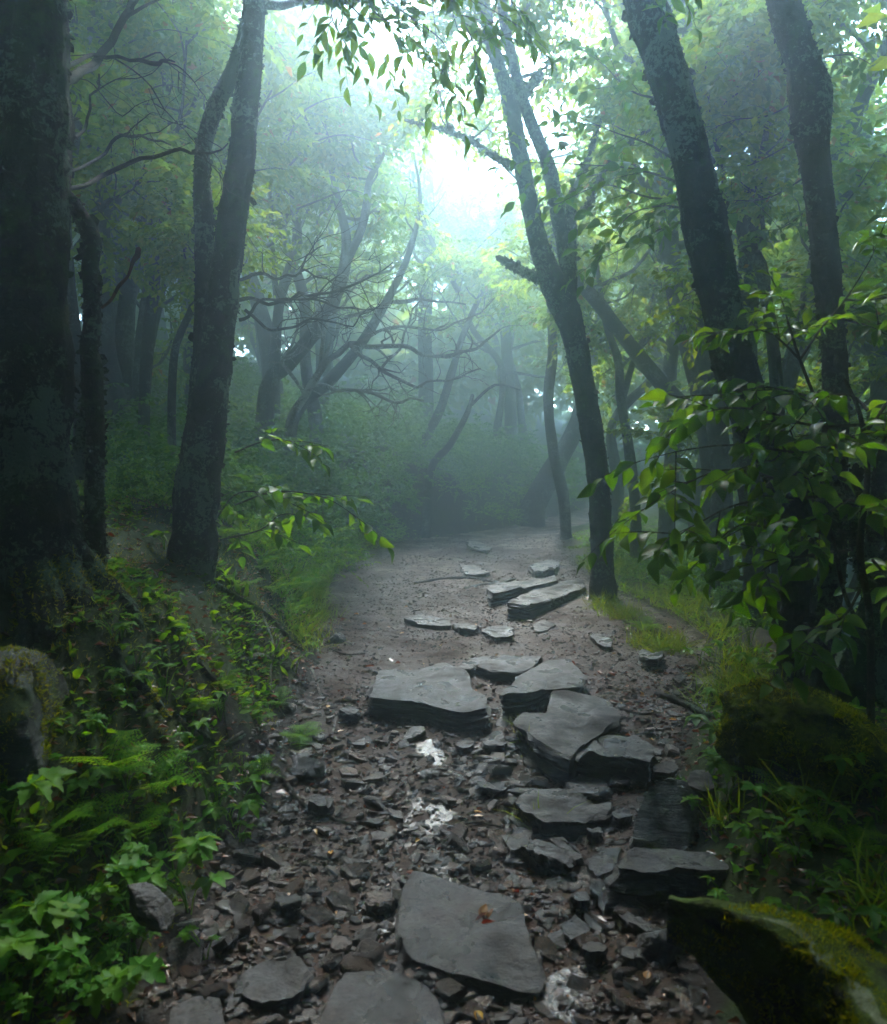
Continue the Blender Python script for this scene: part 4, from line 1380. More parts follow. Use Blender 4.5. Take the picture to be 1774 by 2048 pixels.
near_tree("tree", "fog-greyed trunk standing behind the two dark right trunks", [
    [(1516, 1290, 62), (1514, 1200, 54), (1510, 1080, 52), (1500, 960, 50), (1488, 860, 48), (1490, 700, 46), (1500, 500, 42), (1530, 200, 36), (1560, -200, 30)]],
    6.6, "bark", flakes=900, sides=20, step=.06, crown=[dict(start=.55, n=8, length=2.2, subs=6, anchors=7, per=10)])
C1, C1L, C1B = near_tree("tree", "forked tree beside the path in the middle distance", [
    [(1206, 1212, 58), (1204, 1120, 46), (1200, 1000, 42), (1186, 880, 42), (1166, 760, 44), (1142, 650, 50), (1112, 575, 54), (1082, 500, 40), (1058, 400, 34), (1038, 300, 32), (1016, 190, 30), (985, 90, 26), (960, -60, 22), (950, -300, 14)],
    [(1136, 600, 36), (1136, 530, 34), (1118, 440, 30), (1098, 340, 28), (1068, 260, 24), (1040, 180, 22), (1012, 60, 20), (990, -100, 14)],
    [(1136, 560, 22), (1144, 480, 20), (1142, 400, 18), (1168, 340, 14), (1200, 240, 9)],
    [(1120, 578, 24), (1088, 560, 22), (1050, 545, 20), (1020, 528, 16), (995, 515, 13)],
    [(1052, 335, 16), (1000, 320, 14), (940, 280, 12), (880, 258, 9), (810, 240, 6)],
    [(1036, 210, 16), (1060, 175, 15), (1082, 145, 13)],
    [(1142, 440, 12), (1176, 410, 14), (1192, 370, 10), (1240, 300, 7), (1300, 260, 5)]],
    7.3, "bark", flakes=1500, sides=22, step=.06,
    crown=[dict(start=.72, n=8, length=1.7, subs=7, anchors=7, per=10, leaf=.10, wig=.3), dict(start=.6, n=7, length=1.5, subs=7, anchors=7, per=10, leaf=.10), None, None, dict(start=.4, n=4, length=.7, subs=4, anchors=4, per=8, leaf=.09), None, dict(start=.3, n=5, length=.9, subs=5, anchors=6, per=10, leaf=.10)])

# trees further back, drawn where the photograph shows their trunks
CR = lambda **k: dict(dict(start=.45, n=9, length=2.1, subs=6, anchors=8, per=13, leaf=.115), **k)
BACK = [
    ("slanting fogged trunk leaning left behind the forked tree", [[(1500, 980, 40), (1400, 850, 36), (1330, 775, 32), (1260, 690, 28), (1200, 610, 26), (1150, 550, 22), (1090, 440, 18), (1040, 300, 14)]], 10.0, [CR(start=.7, n=6)]),
    ("straight fogged trunk between forked tree and leaning trunk", [[(1425, 950, 40), (1402, 800, 36), (1372, 680, 34), (1346, 560, 36), (1332, 430, 40), (1320, 300, 30), (1300, 120, 26), (1290, -100, 20)], [(1340, 420, 18), (1300, 370, 18), (1240, 350, 14), (1200, 330, 10)]], 9.0, [CR(start=.55, n=9), None]),
    ("thin wriggling tree behind the leaning right trunk", [[(1560, 1000, 26), (1552, 760, 24), (1536, 620, 22), (1520, 530, 26), (1494, 490, 24), (1480, 430, 22), (1500, 380, 16), (1530, 280, 12), (1548, 150, 10), (1560, 20, 7)], [(1478, 430, 18), (1440, 420, 16), (1410, 425, 10)], [(1480, 420, 12), (1450, 370, 11), (1428, 270, 9), (1400, 160, 6)]], 6.2, [CR(start=.5, n=9, length=1.3, leaf=.09), None, CR(start=.5, n=5, length=1.0)]),
    ("slender S-curved trunk at the far right of the path end", [[(1132, 1062, 24), (1126, 990, 24), (1106, 900, 22), (1097, 800, 22), (1105, 700, 20), (1098, 560, 16), (1080, 400, 12)]], 12.2, [CR(start=.6, n=6, length=1.6)]),
    ("faint trunk leaning right behind the S-curved trunk", [[(1068, 1010, 50), (1100, 950, 44), (1140, 880, 38), (1172, 800, 34), (1196, 700, 28), (1210, 500, 20)]], 15.0, [CR(start=.6, n=6)]),
    ("thin fogged tree forking right of the forked tree", [[(1272, 1120, 24), (1270, 1010, 22), (1258, 900, 20), (1242, 800, 18), (1236, 720, 16), (1210, 640, 12), (1190, 500, 9)], [(1244, 800, 14), (1268, 720, 12), (1300, 640, 10), (1320, 500, 7)]], 10.5, [CR(start=.6, n=5, length=1.6), CR(start=.6, n=4, length=1.4)]),
    ("pale straight trunk far behind the path bend", [[(846, 930, 34), (852, 780, 32), (850, 640, 28), (860, 460, 22), (850, 250, 16)]], 17.0, [CR(start=.5, n=7)]),
    ("faint leaning stem right of the pale straight trunk", [[(840, 900, 20), (880, 820, 18), (905, 740, 16), (930, 660, 13), (985, 540, 9)]], 14.0, [CR(start=.7, n=3, length=1.0)]),
    ("short bare stem leaning right above the path bend", [[(860, 945, 16), (900, 890, 14), (935, 825, 11), (945, 790, 8)], [(940, 812, 7), (990, 770, 6), (1040, 780, 3)]], 12.5, [None, None]),
    ("dim upright trunk far behind the S-curved trunk", [[(1022, 960, 26), (1020, 800, 24), (1010, 640, 20), (1020, 450, 14)]], 18.0, [CR(start=.5, n=7)]),
    ("broad fog-grey trunk right of the thickest left trunk", [[(228, 800, 46), (205, 640, 42), (200, 480, 40), (206, 350, 36), (198, 200, 32), (190, 0, 26), (200, -200, 20)]], 8.4, [CR(start=.45, n=10)]),
    ("brownish straight stem between the left trunks", [[(288, 830, 24), (296, 680, 24), (310, 560, 22), (328, 440, 20), (338, 340, 16), (330, 150, 12)]], 8.0, [CR(start=.55, n=8, length=1.6)]),
    ("twisted trunk behind the brownish straight stem", [[(262, 760, 34), (240, 640, 32), (246, 520, 28), (232, 440, 24), (250, 390, 18), (290, 340, 12), (310, 200, 8)]], 10.5, [CR(start=.6, n=7, length=1.7)]),
    ("small leaning sapling just left of the double-stemmed tree", [[(344, 900, 18), (344, 780, 17), (352, 690, 16), (378, 630, 14), (400, 560, 10), (430, 430, 6)]], 6.5, [CR(start=.75, n=5, length=.8, leaf=.08)]),
    ("dark slanting trunk rising right above the bushes", [[(535, 780, 34), (575, 730, 30), (625, 670, 28), (662, 610, 26), (688, 540, 24), (692, 470, 18), (672, 390, 16), (662, 320, 13), (640, 180, 9)], [(690, 530, 18), (722, 460, 17), (735, 400, 18), (738, 360, 12), (768, 300, 12), (784, 220, 8)]], 10.2, [CR(start=.68, n=7, length=1.4), CR(start=.5, n=7, length=1.3)]),
    ("second slanting trunk close under the dark slanting one", [[(590, 830, 26), (660, 760, 24), (720, 690, 20), (780, 590, 16), (820, 500, 12), (840, 400, 8), (830, 320, 4)]], 11.0, [dict(start=.6, n=5, length=.9, subs=4, anchors=3, per=0)]),
    ("upright slim tree behind the double-stemmed tree", [[(548, 760, 24), (560, 600, 20), (592, 500, 22), (590, 400, 16), (574, 280, 14), (600, 150, 10), (640, 20, 7)], [(560, 640, 14), (545, 520, 12), (540, 400, 9), (520, 300, 6)]], 11.8, [CR(start=.5, n=9, length=1.7), CR(start=.5, n=4)]),
    ("curved fogged tree above the slim tree in the canopy gap edge", [[(640, 840, 30), (660, 640, 26), (700, 480, 24), (720, 300, 20), (700, 150, 16), (740, -20, 12)]], 14.5, [CR(start=.45, n=10, length=2.0)]),
    ("far leaning tree at the right edge of the fog", [[(1760, 760, 36), (1730, 620, 34), (1690, 480, 30), (1706, 360, 26), (1740, 240, 20), (1730, 60, 14)], [(1700, 420, 18), (1660, 330, 14), (1640, 200, 9)]], 10.0, [CR(start=.45, n=10), CR(start=.4, n=5, length=1.4)]),
    ("upright tree in bright mist at the right edge", [[(1600, 1000, 34), (1590, 760, 32), (1576, 560, 28), (1586, 380, 24), (1570, 150, 18)]], 12.5, [CR(start=.45, n=10)]),
    ("large dim limb-forked tree high behind the leaning trunk", [[(1440, 900, 40), (1400, 640, 38), (1392, 460, 34), (1380, 300, 40), (1372, 120, 44), (1380, -60, 40)], [(1390, 230, 24), (1470, 180, 22), (1560, 90, 18), (1620, 30, 12)]], 8.0, [CR(start=.6, n=9, length=2.2), CR(start=.3, n=6, length=1.2)]),
]
BK = {}
for lab, st, d, cr in BACK:
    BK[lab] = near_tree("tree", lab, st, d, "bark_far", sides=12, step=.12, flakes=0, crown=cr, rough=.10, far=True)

# limbs and dead branches with bare twigs
def bare_branch(mb_, pts, d, rs, tw=3, depth=0, sides=7):
    P, r = pxtube(pts, d)
    r = r * .72
    t0 = np.linspace(0, 1, len(P))
    t1 = np.linspace(0, 1, len(P) * 3 - 2)
    P = np.stack([np.interp(t1, t0, P[:, k]) for k in range(3)], -1)
    r = np.interp(t1, t0, r)
    P[1:] = P[1:] + rs.normal(0, .0019 * d, P[1:].shape)
    C, _, _ = tube(mb_, P, r, sides, .05, .14, 0, rs.randint(90), 6)
    for _ in range(tw):
        j = rs.randint(len(C) // 4, len(C) - 1)
        t = norm(C[j, :3] - C[j - 1, :3])
        q = crooked(C[j, :3], t * .6 + rs.normal(0, .6, 3), rs.uniform(.25, .7), 5, .35, rs, .0)
        r0 = max(C[j, 3] * .6, .003)
        tube(mb_, q, np.linspace(r0, .0015, 6), 5, .05, .08, 0, rs.randint(90), 8)
        for _ in range(2):
            k = rs.randint(1, 5)
            q2 = crooked(q[k], norm(q[k] - q[k - 1]) * .5 + rs.normal(0, .6, 3), rs.uniform(.12, .35), 4, .35, rs, .0)
            tube(mb_, q2, np.linspace(r0 * .5, .001, 5), 4, .05, 0)

rs = np.random.RandomState(5)
DEAD = [
    [(478, 600, 12), (540, 610, 10), (600, 590, 9), (660, 585, 8), (720, 565, 6), (785, 525, 3)],
    [(480, 560, 10), (520, 545, 9), (560, 560, 8), (610, 545, 6), (655, 560, 4), (690, 575, 3)],
    [(600, 548, 7), (612, 510, 5), (645, 490, 3)],
    [(478, 640, 10), (530, 600, 8), (600, 600, 7), (680, 610, 6), (750, 620, 3)],
    [(490, 620, 9), (540, 660, 8), (620, 640, 6), (700, 650, 5), (760, 610, 3)]]
dt = thing("dead_branch", "bare dead branches reaching right from behind the double-stemmed tree", "branch", pt(478, 600, 6.2))
for q in DEAD:
    m = MB()
    bare_branch(m, q, 6.2, rs, 8)
    link("bough", m.mesh("bough", origin=np.array(dt.location)), M["bark_far"], dt)
dt2 = thing("dead_tree", "tangle of pale bare branches arching over the bushes", "tree", pt(600, 800, 9.5))
for q in [[(590, 820, 24), (640, 740, 20), (700, 690, 16), (790, 690, 13), (870, 712, 11), (950, 695, 9), (1000, 660, 6)],
          [(640, 740, 14), (690, 640, 11), (760, 610, 9), (840, 600, 7), (930, 610, 5)],
          [(700, 690, 12), (760, 740, 10), (830, 770, 8), (900, 760, 6), (960, 740, 4)],
          [(620, 770, 14), (700, 780, 11), (780, 800, 8), (850, 800, 5)],
          [(640, 740, 12), (650, 650, 9), (700, 590, 7), (720, 540, 4)],
          [(700, 690, 10), (800, 650, 8), (880, 660, 6), (960, 630, 4), (985, 600, 3)],
          [(760, 740, 9), (800, 690, 7), (830, 620, 5), (850, 560, 3)],
          [(610, 790, 12), (570, 720, 9), (600, 650, 7), (580, 600, 4)]]:
    m = MB()
    bare_branch(m, q, 9.5, rs, 12)
    link("bough", m.mesh("bough", origin=np.array(dt2.location)), M["bark_dead"], dt2)
# bare limbs of the thickest left trunk
for q, d in [([(120, 385, 14), (200, 352, 12), (280, 320, 11), (360, 300, 10), (420, 308, 7), (460, 292, 4)], 3.9),
             ([(120, 290, 12), (170, 262, 9), (185, 190, 7), (200, 150, 5)], 3.9),
             ([(125, 350, 10), (200, 315, 8), (240, 270, 9), (300, 280, 7), (340, 288, 4)], 4.2),
             ([(120, 130, 14), (190, 112, 10), (260, 122, 9), (318, 126, 12), (345, 118, 4)], 3.9),
             ([(125, 170, 24), (190, 130, 22), (235, 60, 20), (265, 0, 18), (300, -120, 14)], 4.3)]:
    m = MB()
    bare_branch(m, [(84, q[0][1] + 14, q[0][2], 3.35 - d)] + q[1:], d, rs, 4)
    link("bare_limb", m.mesh("bare_limb", origin=T1B), M["twig"], T1)

# ---- leafy branches near the lens: every leaf is a piece
NEAR_LEAF = [leaf_mesh("leaf", "lance", .40, c, f, M["leaf_near"]) for c, f in ((.10, .15), (.25, .3), (-.05, .2), (.4, .25))]
NEAR_OVATE = [leaf_mesh("leaf", "ovate", .52, c, f, M["leaf_near"]) for c, f in ((.12, .15), (.25, .3), (.4, .25), (0, .4))]

def leafy_branch(parent, base, polys, d, leaf, meshes, rs, every=.055, twigs=4, tl=.28, per=6, wpx=5, droop=.6, name="branch", jitter=.04, flat=.75):
    """branches at pixel polylines with side twigs; leaves become sub-parts of each branch"""
    cnt = 0
    for q in polys:
        P = np.array([pt(a[0], a[1], d + (a[2] if len(a) > 2 else 0) + rs.normal(0, jitter)) for a in q])
        r = np.linspace(wpx, 1.2, len(P)) * .5 / F * d
        m = MB()
        C, _, _ = tube(m, P, r, 6, .03, .06, 0, 3)
        A0, A1 = [], []
        k = len(C)
        T = norm(np.gradient(C[:, :3], axis=0))
        for j in range(twigs):
            i = int(k * (.2 + .78 * (j + rs.rand()) / twigs))
            i = min(i, k - 1)
            dd = T[i] * .7 + norm(rs.normal(0, 1, 3)) * .75
            dd[2] = dd[2] * .5
            dd = norm(dd)
            A0.append(C[i, :3]); A1.append(dd)
        A0.append(C[-1, :3] - T[-1] * .02); A1.append(T[-1])
        A0, A1 = np.array(A0), np.array(A1)
        tls = tl * rs.uniform(.6, 1.1, len(A0))
        for a, b, t in zip(A0, A1, tls):
            tube(m, np.array([a, a + b * t * .5 - [0, 0, t * .05], a + b * t - [0, 0, t * .17]]), [.0028, .002, .001], 4, .05, 0)
        br = link(name, m.mesh(name, origin=base), M["twig"], parent)
        lp, ld_, ln, ll_ = spray(A0, A1, per, tls, leaf, rs, droop, flat)
        leaf_objects(meshes, lp, ld_, ln, ll_, br, base, "leaf", rs)
        cnt += len(lp)
    return cnt

rs = np.random.RandomState(12)
# the leafy bush on the right, in front of the two dark trunks
bz = pt(1700, 1400, 3.2)
bz[2] = H1(bz[0], bz[1])
bush = thing("leafy_sapling", "leafy sapling with large toothed leaves in front of the right trunks", "sapling", bz)
m = MB()
for q in ([(1745, 1420, 16), (1740, 1250, 14), (1720, 1100, 13), (1735, 950, 11), (1720, 830, 9), (1690, 760, 6)],
          [(1745, 1300, 10), (1690, 1190, 8), (1660, 1060, 7), (1600, 960, 6), (1560, 880, 5)],
          [(1690, 930, 8), (1640, 820, 7), (1600, 720, 6), (1575, 640, 4)]):
    P, r = pxtube(q, 3.0)
    if q[0][1] > 1400:
        P[0][2] = H1(P[0][0], P[0][1]) - .05
    tube(m, P, r, 8, .04, .08, 0, 4)
link("stem", m.mesh("stem", origin=bz), M["twig"], bush)
leafy_branch(bush, bz, [
    [(1730, 850), (1620, 850), (1520, 820), (1430, 820), (1360, 850)],
    [(1720, 900), (1600, 905), (1480, 890), (1370, 900), (1270, 925)],
    [(1700, 930), (1580, 960), (1450, 940), (1340, 985), (1250, 1045)],
    [(1680, 990), (1560, 1000), (1470, 1010), (1390, 1050), (1345, 1070)],
    [(1660, 1060), (1560, 1060), (1480, 1050), (1420, 1100), (1375, 1145)],
    [(1700, 800), (1610, 790), (1530, 775), (1440, 790)],
    [(1735, 820), (1700, 790), (1640, 800), (1580, 860)],
    [(1740, 900), (1690, 870), (1650, 900), (1600, 950)],
    [(1745, 960), (1760, 900), (1790, 850), (1830, 830)],
    [(1740, 1020), (1700, 1000), (1650, 1030), (1590, 1060)],
    [(1745, 1060), (1770, 1020), (1800, 1000)],
    [(1700, 1100), (1620, 1110), (1540, 1130), (1480, 1190)],
    [(1720, 1180), (1690, 1230), (1640, 1260), (1590, 1300)],
    [(1745, 1120), (1770, 1150), (1800, 1190)],
    [(1735, 860), (1780, 800), (1800, 760)],
    [(1690, 960), (1640, 940), (1560, 920), (1500, 930)],
], 2.95, .102, NEAR_OVATE, rs, twigs=7, tl=.24, per=6, wpx=7, droop=.7, jitter=.12)
leafy_branch(bush, bz, [
    [(1600, 720), (1560, 680), (1520, 660), (1460, 660)],
    [(1585, 690), (1570, 620), (1555, 580)],
    [(1600, 720), (1640, 660), (1690, 600), (1740, 520), (1760, 470)],
    [(1690, 600), (1740, 600), (1790, 590)],
    [(1690, 640), (1740, 650), (1790, 640)],
], 3.1, .09, NEAR_LEAF, rs, twigs=5, tl=.2, per=6, wpx=5, droop=.4, jitter=.08)

# the leafy boughs hanging over the path at the top, from the double-stemmed tree
leafy_branch(T2, T2B, [
    [(516, -60, .9), (620, -70, .3), (690, 0, 0), (745, 60, 0), (770, 120, 0)],
    [(516, -110, .9), (660, -110, .3), (760, -10, 0), (830, 40, 0), (890, 90, 0), (912, 170, 0)],
    [(516, -150, .9), (700, -150, .3), (860, -60, 0), (950, 0, 0), (1020, 40, 0)],
    [(516, -170, .9), (760, -170, .3), (900, -90, 0), (990, -30, 0), (1040, 20, 0)],
    [(620, -70, .2), (660, -20, 0), (665, 40, 0), (690, 85, 0)],
    [(760, -60, .2), (740, 10, 0), (800, 60, 0)],
    [(860, -60, .2), (900, 0, 0), (940, 70, 0), (950, 110, 0)],
], 3.6, .095, NEAR_LEAF, rs, twigs=10, tl=.28, per=6, wpx=6, droop=.8, jitter=.08)
m = MB()
P, r = pxtube([(505, 5, 20, .9), (560, 12, 16, .9), (610, 2, 13, .9), (690, 4, 10, .9), (760, -10, 7, .9)], 3.6)
tube(m, P, r, 10, .03, .12, 0, 7, 8)
link("limb", m.mesh("limb", origin=T2B), M["bark"], T2)
leafy_branch(T3, T3B, [[(1290, -70, .3), (1310, -30), (1325, 10), (1330, 25)], [(1290, -60, .3), (1350, -30), (1372, 5)]], 3.6, .09, NEAR_LEAF, rs, twigs=3, tl=.14, per=4, wpx=4, droop=.9)
# fans of leaves between the forked tree and the leaning trunk
leafy_branch(T3, T3B, [
    [(1395, 350, -.6), (1300, 290, 0), (1230, 265, .2), (1160, 235, .3)],
    [(1400, 380, -.6), (1280, 340, 0), (1180, 330, .2), (1060, 325, .3)],
    [(1405, 400, -.6), (1300, 395, 0), (1210, 370, .2), (1130, 400, .3)],
    [(1415, 430, -.6), (1330, 412, 0), (1260, 430, .1), (1215, 490, .2)],
    [(1420, 440, -.6), (1340, 450, 0), (1280, 480, .1), (1200, 520, .2)],
    [(1330, 200, 0), (1260, 180, .1), (1190, 110, .3)],
], 5.2, .115, NEAR_OVATE, rs, twigs=7, tl=.42, per=6, wpx=6, droop=.55, jitter=.1)
leafy_branch(T4, T4B, [
    [(1612, 190, .8), (1540, 230, .6), (1470, 240, .6), (1420, 260, .6)],
    [(1622, 260, .8), (1560, 300, .6), (1500, 330, .6), (1450, 340, .6)],
    [(1630, 340, .8), (1570, 380, .6), (1520, 400, .6), (1450, 400, .6)],
    [(1625, 120, .8), (1700, 110, .6), (1760, 140, .6)],
    [(1590, 60, .8), (1500, 90, .6), (1440, 150, .6)],
    [(1640, 380, .8), (1590, 440, .6), (1530, 470, .6)],
], 4.9, .10, NEAR_OVATE, rs, twigs=6, tl=.4, per=6, wpx=5, droop=.55, jitter=.12)
# leafy sprays of the fogged trees in the upper left
r1, _, b1 = BK["broad fog-grey trunk right of the thickest left trunk"]
leafy_branch(r1, b1, [
    [(198, 120, .9), (250, 90, 0), (320, 60, -.4), (390, 70, -.6)],
    [(200, 200, .9), (270, 190, 0), (330, 170, -.4), (390, 190, -.6)],
    [(204, 300, .9), (250, 270, 0), (310, 260, -.4), (370, 280, -.6)],
    [(195, 60, .9), (240, 20, 0), (300, -20, -.4), (360, -20, -.6)],
    [(198, 240, .9), (170, 220, 0), (150, 190, -.3)],
    [(204, 380, .9), (260, 370, 0), (320, 380, -.4), (380, 410, -.5)],
], 7.4, .115, NEAR_OVATE, rs, twigs=7, tl=.5, per=6, wpx=5, droop=.6, jitter=.15)
r1, _, b1 = BK["upright slim tree behind the double-stemmed tree"]
leafy_branch(r1, b1, [
    [(580, 330, 1.5), (620, 290, 0), (680, 270, -.3), (740, 280, -.4)],
    [(576, 280, 1.5), (600, 230, 0), (650, 200, -.3), (710, 190, -.4)],
    [(590, 400, 1.5), (560, 370, 0), (540, 330, -.3)],
    [(590, 420, 1.5), (640, 400, 0), (700, 380, -.3), (750, 400, -.4)],
    [(590, 200, 1.5), (560, 140, 0), (560, 80, -.3)],
    [(600, 160, 1.5), (650, 120, 0), (700, 110, -.3)],
], 9.2, .12, NEAR_OVATE, rs, twigs=7, tl=.6, per=6, wpx=5, droop=.6, jitter=.2)
# twigs on the left bank: pale green leaves beside the double-stemmed tree
leafy_branch(T2, T2B, [
    [(470, 1010, .1), (540, 985), (600, 985), (660, 1000), (715, 1035)],
    [(430, 1040, .1), (470, 990), (520, 985), (590, 1010)],
    [(440, 1080), (520, 1060), (560, 1030), (600, 1030)],
    [(470, 905), (520, 885), (570, 880), (615, 900)],
], 4.2, .105, NEAR_OVATE, rs, twigs=4, tl=.22, per=5, wpx=4, droop=.8, jitter=.06)

# ---- filler trees deeper in the fog
PROT = [proto_tree(101, 9.0, .13, nl=9, ll=2.6), proto_tree(102, 8.0, .10, wig=.28, nl=8, ll=2.3), proto_tree(103, 10.0, .16, nl=10, ll=2.8, start=.3),
        proto_tree(104, 7.5, .09, wig=.32, nl=8, ll=2.2, start=.3), proto_tree(105, 9.0, .12, lean=.35, nl=9, ll=2.4), proto_tree(106, 6.0, .07, wig=.3, nl=8, ll=2.0, start=.25)]
spots = [(-3.7, 8.8), (3.9, 9.2), (-3.3, 10.9), (-3.6, 7.4)] + [tuple(pt(px_, 800, d_)[:2]) for px_, d_ in ((170, 8.6), (300, 9.5), (400, 11), (250, 12.5), (540, 14), (620, 17), (1500, 9), (1690, 9.5), (1340, 12), (1230, 14), (1420, 15))]
rs = np.random.RandomState(31)
tries = 0
while len(spots) < 215 and tries < 20000:
    tries += 1
    y = rs.uniform(9, 26) if len(spots) < 84 else rs.uniform(16, 48)
    x = rs.uniform(-.75, .75) * y + rs.normal(0, 1)
    if xl(y) - 1.0 < x < xr(y) + .8 or (abs(x) < 1.6 and y < 15):
        continue
    if -.11 < x / y + .03 < .095 and 9 < y < 24:
        continue
    if any((x - a) ** 2 + (y - b) ** 2 < 2.6 for a, b in spots):
        continue
    spots.append((x, y))
kinds = ["fog-dimmed crooked tree with pale crown deep in the woods", "slim fogged tree with drooping pale leaves deep in the woods", "stout fogged tree with wide pale crown deep in the woods",
         "wriggly thin fogged tree deep in the woods", "leaning fogged tree deep in the woods", "small young fogged tree deep in the woods"]
used = [False] * 6
DEEP = []
for i, (x, y) in enumerate(spots):
    k = i % 6
    z = H1(x, y)
    if y > 22 and i > 12:
        DEEP.append((x, y, z))
        continue
    if not used[k]:
        o = PROT[k]
        o.location = (x, y, z)
        o.rotation_euler = (0, 0, rs.uniform(0, 6.28))
        o["label"] = kinds[k]
        o["group"] = "trees fading into the fog"
        used[k] = True
    else:
        dup(PROT[k], (x, y, z), rs.uniform(0, 6.28), rs.uniform(.85, 1.2))
# the wood goes on round and behind the viewer; off-frame trees added to shade the foreground
ROUND = [proto_tree(111, 8.5, .13, nl=11, ll=3.2, leaf=.19, per=14, start=.5, tpl=TPL_SIMPLE, ratio=.75), proto_tree(112, 9.5, .15, nl=11, ll=3.4, leaf=.19, per=14, start=.5, ratio=.75)]
rs = np.random.RandomState(32)
for i, (x, y) in enumerate([(-3.4, -.4), (3.3, -.6)]):
    o = ROUND[i]
    o.location = (x, y, H1(x, y))
    o['label'] = 'tree added beside or behind the viewer to shade the foreground'
    o['group'] = 'shade trees added round the viewer'
i = 2
close_by = [(-1.9, .2), (1.85, .3), (-2.0, -1.6), (1.9, -1.7), (-1.7, -3.7), (1.7, -4.2), (2.5, 1.5), (-2.5, 1.2), (-1.5, -6), (1.5, -6.5), (0.2, -8.5)]  # added so their crowns close the bright gap over the camera
for gx_ in np.arange(-17, 17.1, 2.5):
    for gy_ in np.arange(-16, 9.5, 2.5):
        x, y = gx_ + rs.uniform(-.8, .8), gy_ + rs.uniform(-.8, .8)
        if close_by:
            x, y = close_by.pop()
            o = dup(ROUND[i % 2], (x, y, H1(x, y)), rs.uniform(0, 6.28), rs.uniform(.85, 1.1), 'tree added beside or behind the viewer to shade the foreground', 'shade trees added round the viewer')
            continue
        if abs(x) < 3.2 and -9 < y < 2:
            continue
        if y > -1.5 and abs(x) < .66 * y + 1.9:
            continue
        if xl(y) - .9 < x < xr(y) + .9:
            continue
        if i < 2:
            o = ROUND[i]
            o.location = (x, y, H1(x, y))
            o["label"] = "tree added beside or behind the viewer to shade the foreground"
            o["group"] = "shade trees added round the viewer"
        else:
            dup(ROUND[i % 2], (x, y, H1(x, y)), rs.uniform(0, 6.28), rs.uniform(.85, 1.1))
        i += 1

for j, q in enumerate(DEEP):
    if j % 5 > 0:
        continue
    dup(ROUND[j % 2], q, rs.uniform(0, 6.28), rs.uniform(.9, 1.2), "dim tree far back in the fog behind the nearer trees", "dim trees far back in the fog")

# the far-off wood that closes the view, continued unseen at the sides and back to block low light
rs = np.random.RandomState(35)
n = 21000
az = np.concatenate([rs.uniform(-math.pi, math.pi, 15000), rs.uniform(-.75, .75, 6000)])
front = np.abs(az) < .75
ds = np.where(front, rs.uniform(24, 46, n), rs.uniform(14, 22, n))
x, y = np.sin(az) * ds, np.cos(az) * ds
hh = np.where(front, rs.beta(1.3, 1.5, n), rs.beta(.9, 1.9, n)) * (12 + 3 * fbm2(az * 6, az * 0, 3, 4))
gap = np.exp(-((az + .03) / .10) ** 2)
hh = hh * (1 - .75 * gap)
hz = H(x, y)
c = np.stack([x, y, hz + hh * np.maximum(1, (13 - hz) / 12)], -1)
lp, ld_, ln, ll_ = spray(c, rs.normal(0, 1, (n, 3)) * [1, 1, .4], 9, rs.uniform(.7, 1.5, n), .49, rs, .5)
m = MB()
batch(m, TPL_SIMPLE, lp, ld_, ln, ll_, ll_ * .7)
link("far_wood", m.mesh("far_wood"), M["leaf_tree"], kind="stuff")

# ------------------------------------------------------------------ undergrowth
TPL_ROUND = leaf_template("ovate", .2, .2)
def proto_shrub(seed, rx, ry, h, n, leaf, matl, ratio=.6, stems=6):
    rs = np.random.RandomState(seed)
    root = thing("shrub", "", "shrub", (0, 0, 0))
    m = MB()
    for i in range(stems):
        an = rs.uniform(0, 6.28)
        P = crooked((0, 0, -.1), (math.cos(an) * .8, math.sin(an) * .8, 1), h * .9, 5, .25, rs, .05)
        tube(m, P, np.linspace(.012, .003, 6), 5, .1, 0)
    link("stem", m.mesh("stem"), M["twig"], root)
    # clusters on a lumpy dome
    nc = max(12, n // 14)
    u = rs.uniform(0, 1, nc)
    ph = rs.uniform(0, 6.28, nc)
    rr = np.sqrt(rs.uniform(.1, 1, nc))
    top = np.sqrt(np.maximum(1 - rr ** 2 * .92, .02))
    lump = 1 + .35 * rs.normal(0, 1, nc)
    c = np.stack([np.cos(ph) * rr * rx, np.sin(ph) * rr * ry, h * top * np.clip(lump, .35, 1.35) * rs.uniform(.55, 1, nc)], -1)
    dd = np.stack([np.cos(ph) * .8, np.sin(ph) * .8, np.full(nc, .25)], -1) + rs.normal(0, .45, (nc, 3))
    lp, ld_, ln, ll_ = spray(c, dd, 14, rs.uniform(.2, .42, nc), leaf, rs, .5, .8)
    m = MB()
    batch(m, leaf_template("round", .2, .2) if False else TPL_HEX, lp, ld_, ln, ll_, ll_ * ratio)
    link("foliage", m.mesh("foliage"), M[matl], root)
    return root
_v = np.array([(0, 0, 0), (.3, .45, .08), (.65, .40, .06), (1, 0, -.15), (.65, -.40, .06), (.3, -.45, .08), (.45, 0, -.02)])
TPL_HEX = (_v, [np.array([(0, 6, 1), (1, 6, 2), (2, 6, 3), (3, 6, 4), (4, 6, 5), (5, 6, 0)])[:, ::-1]])

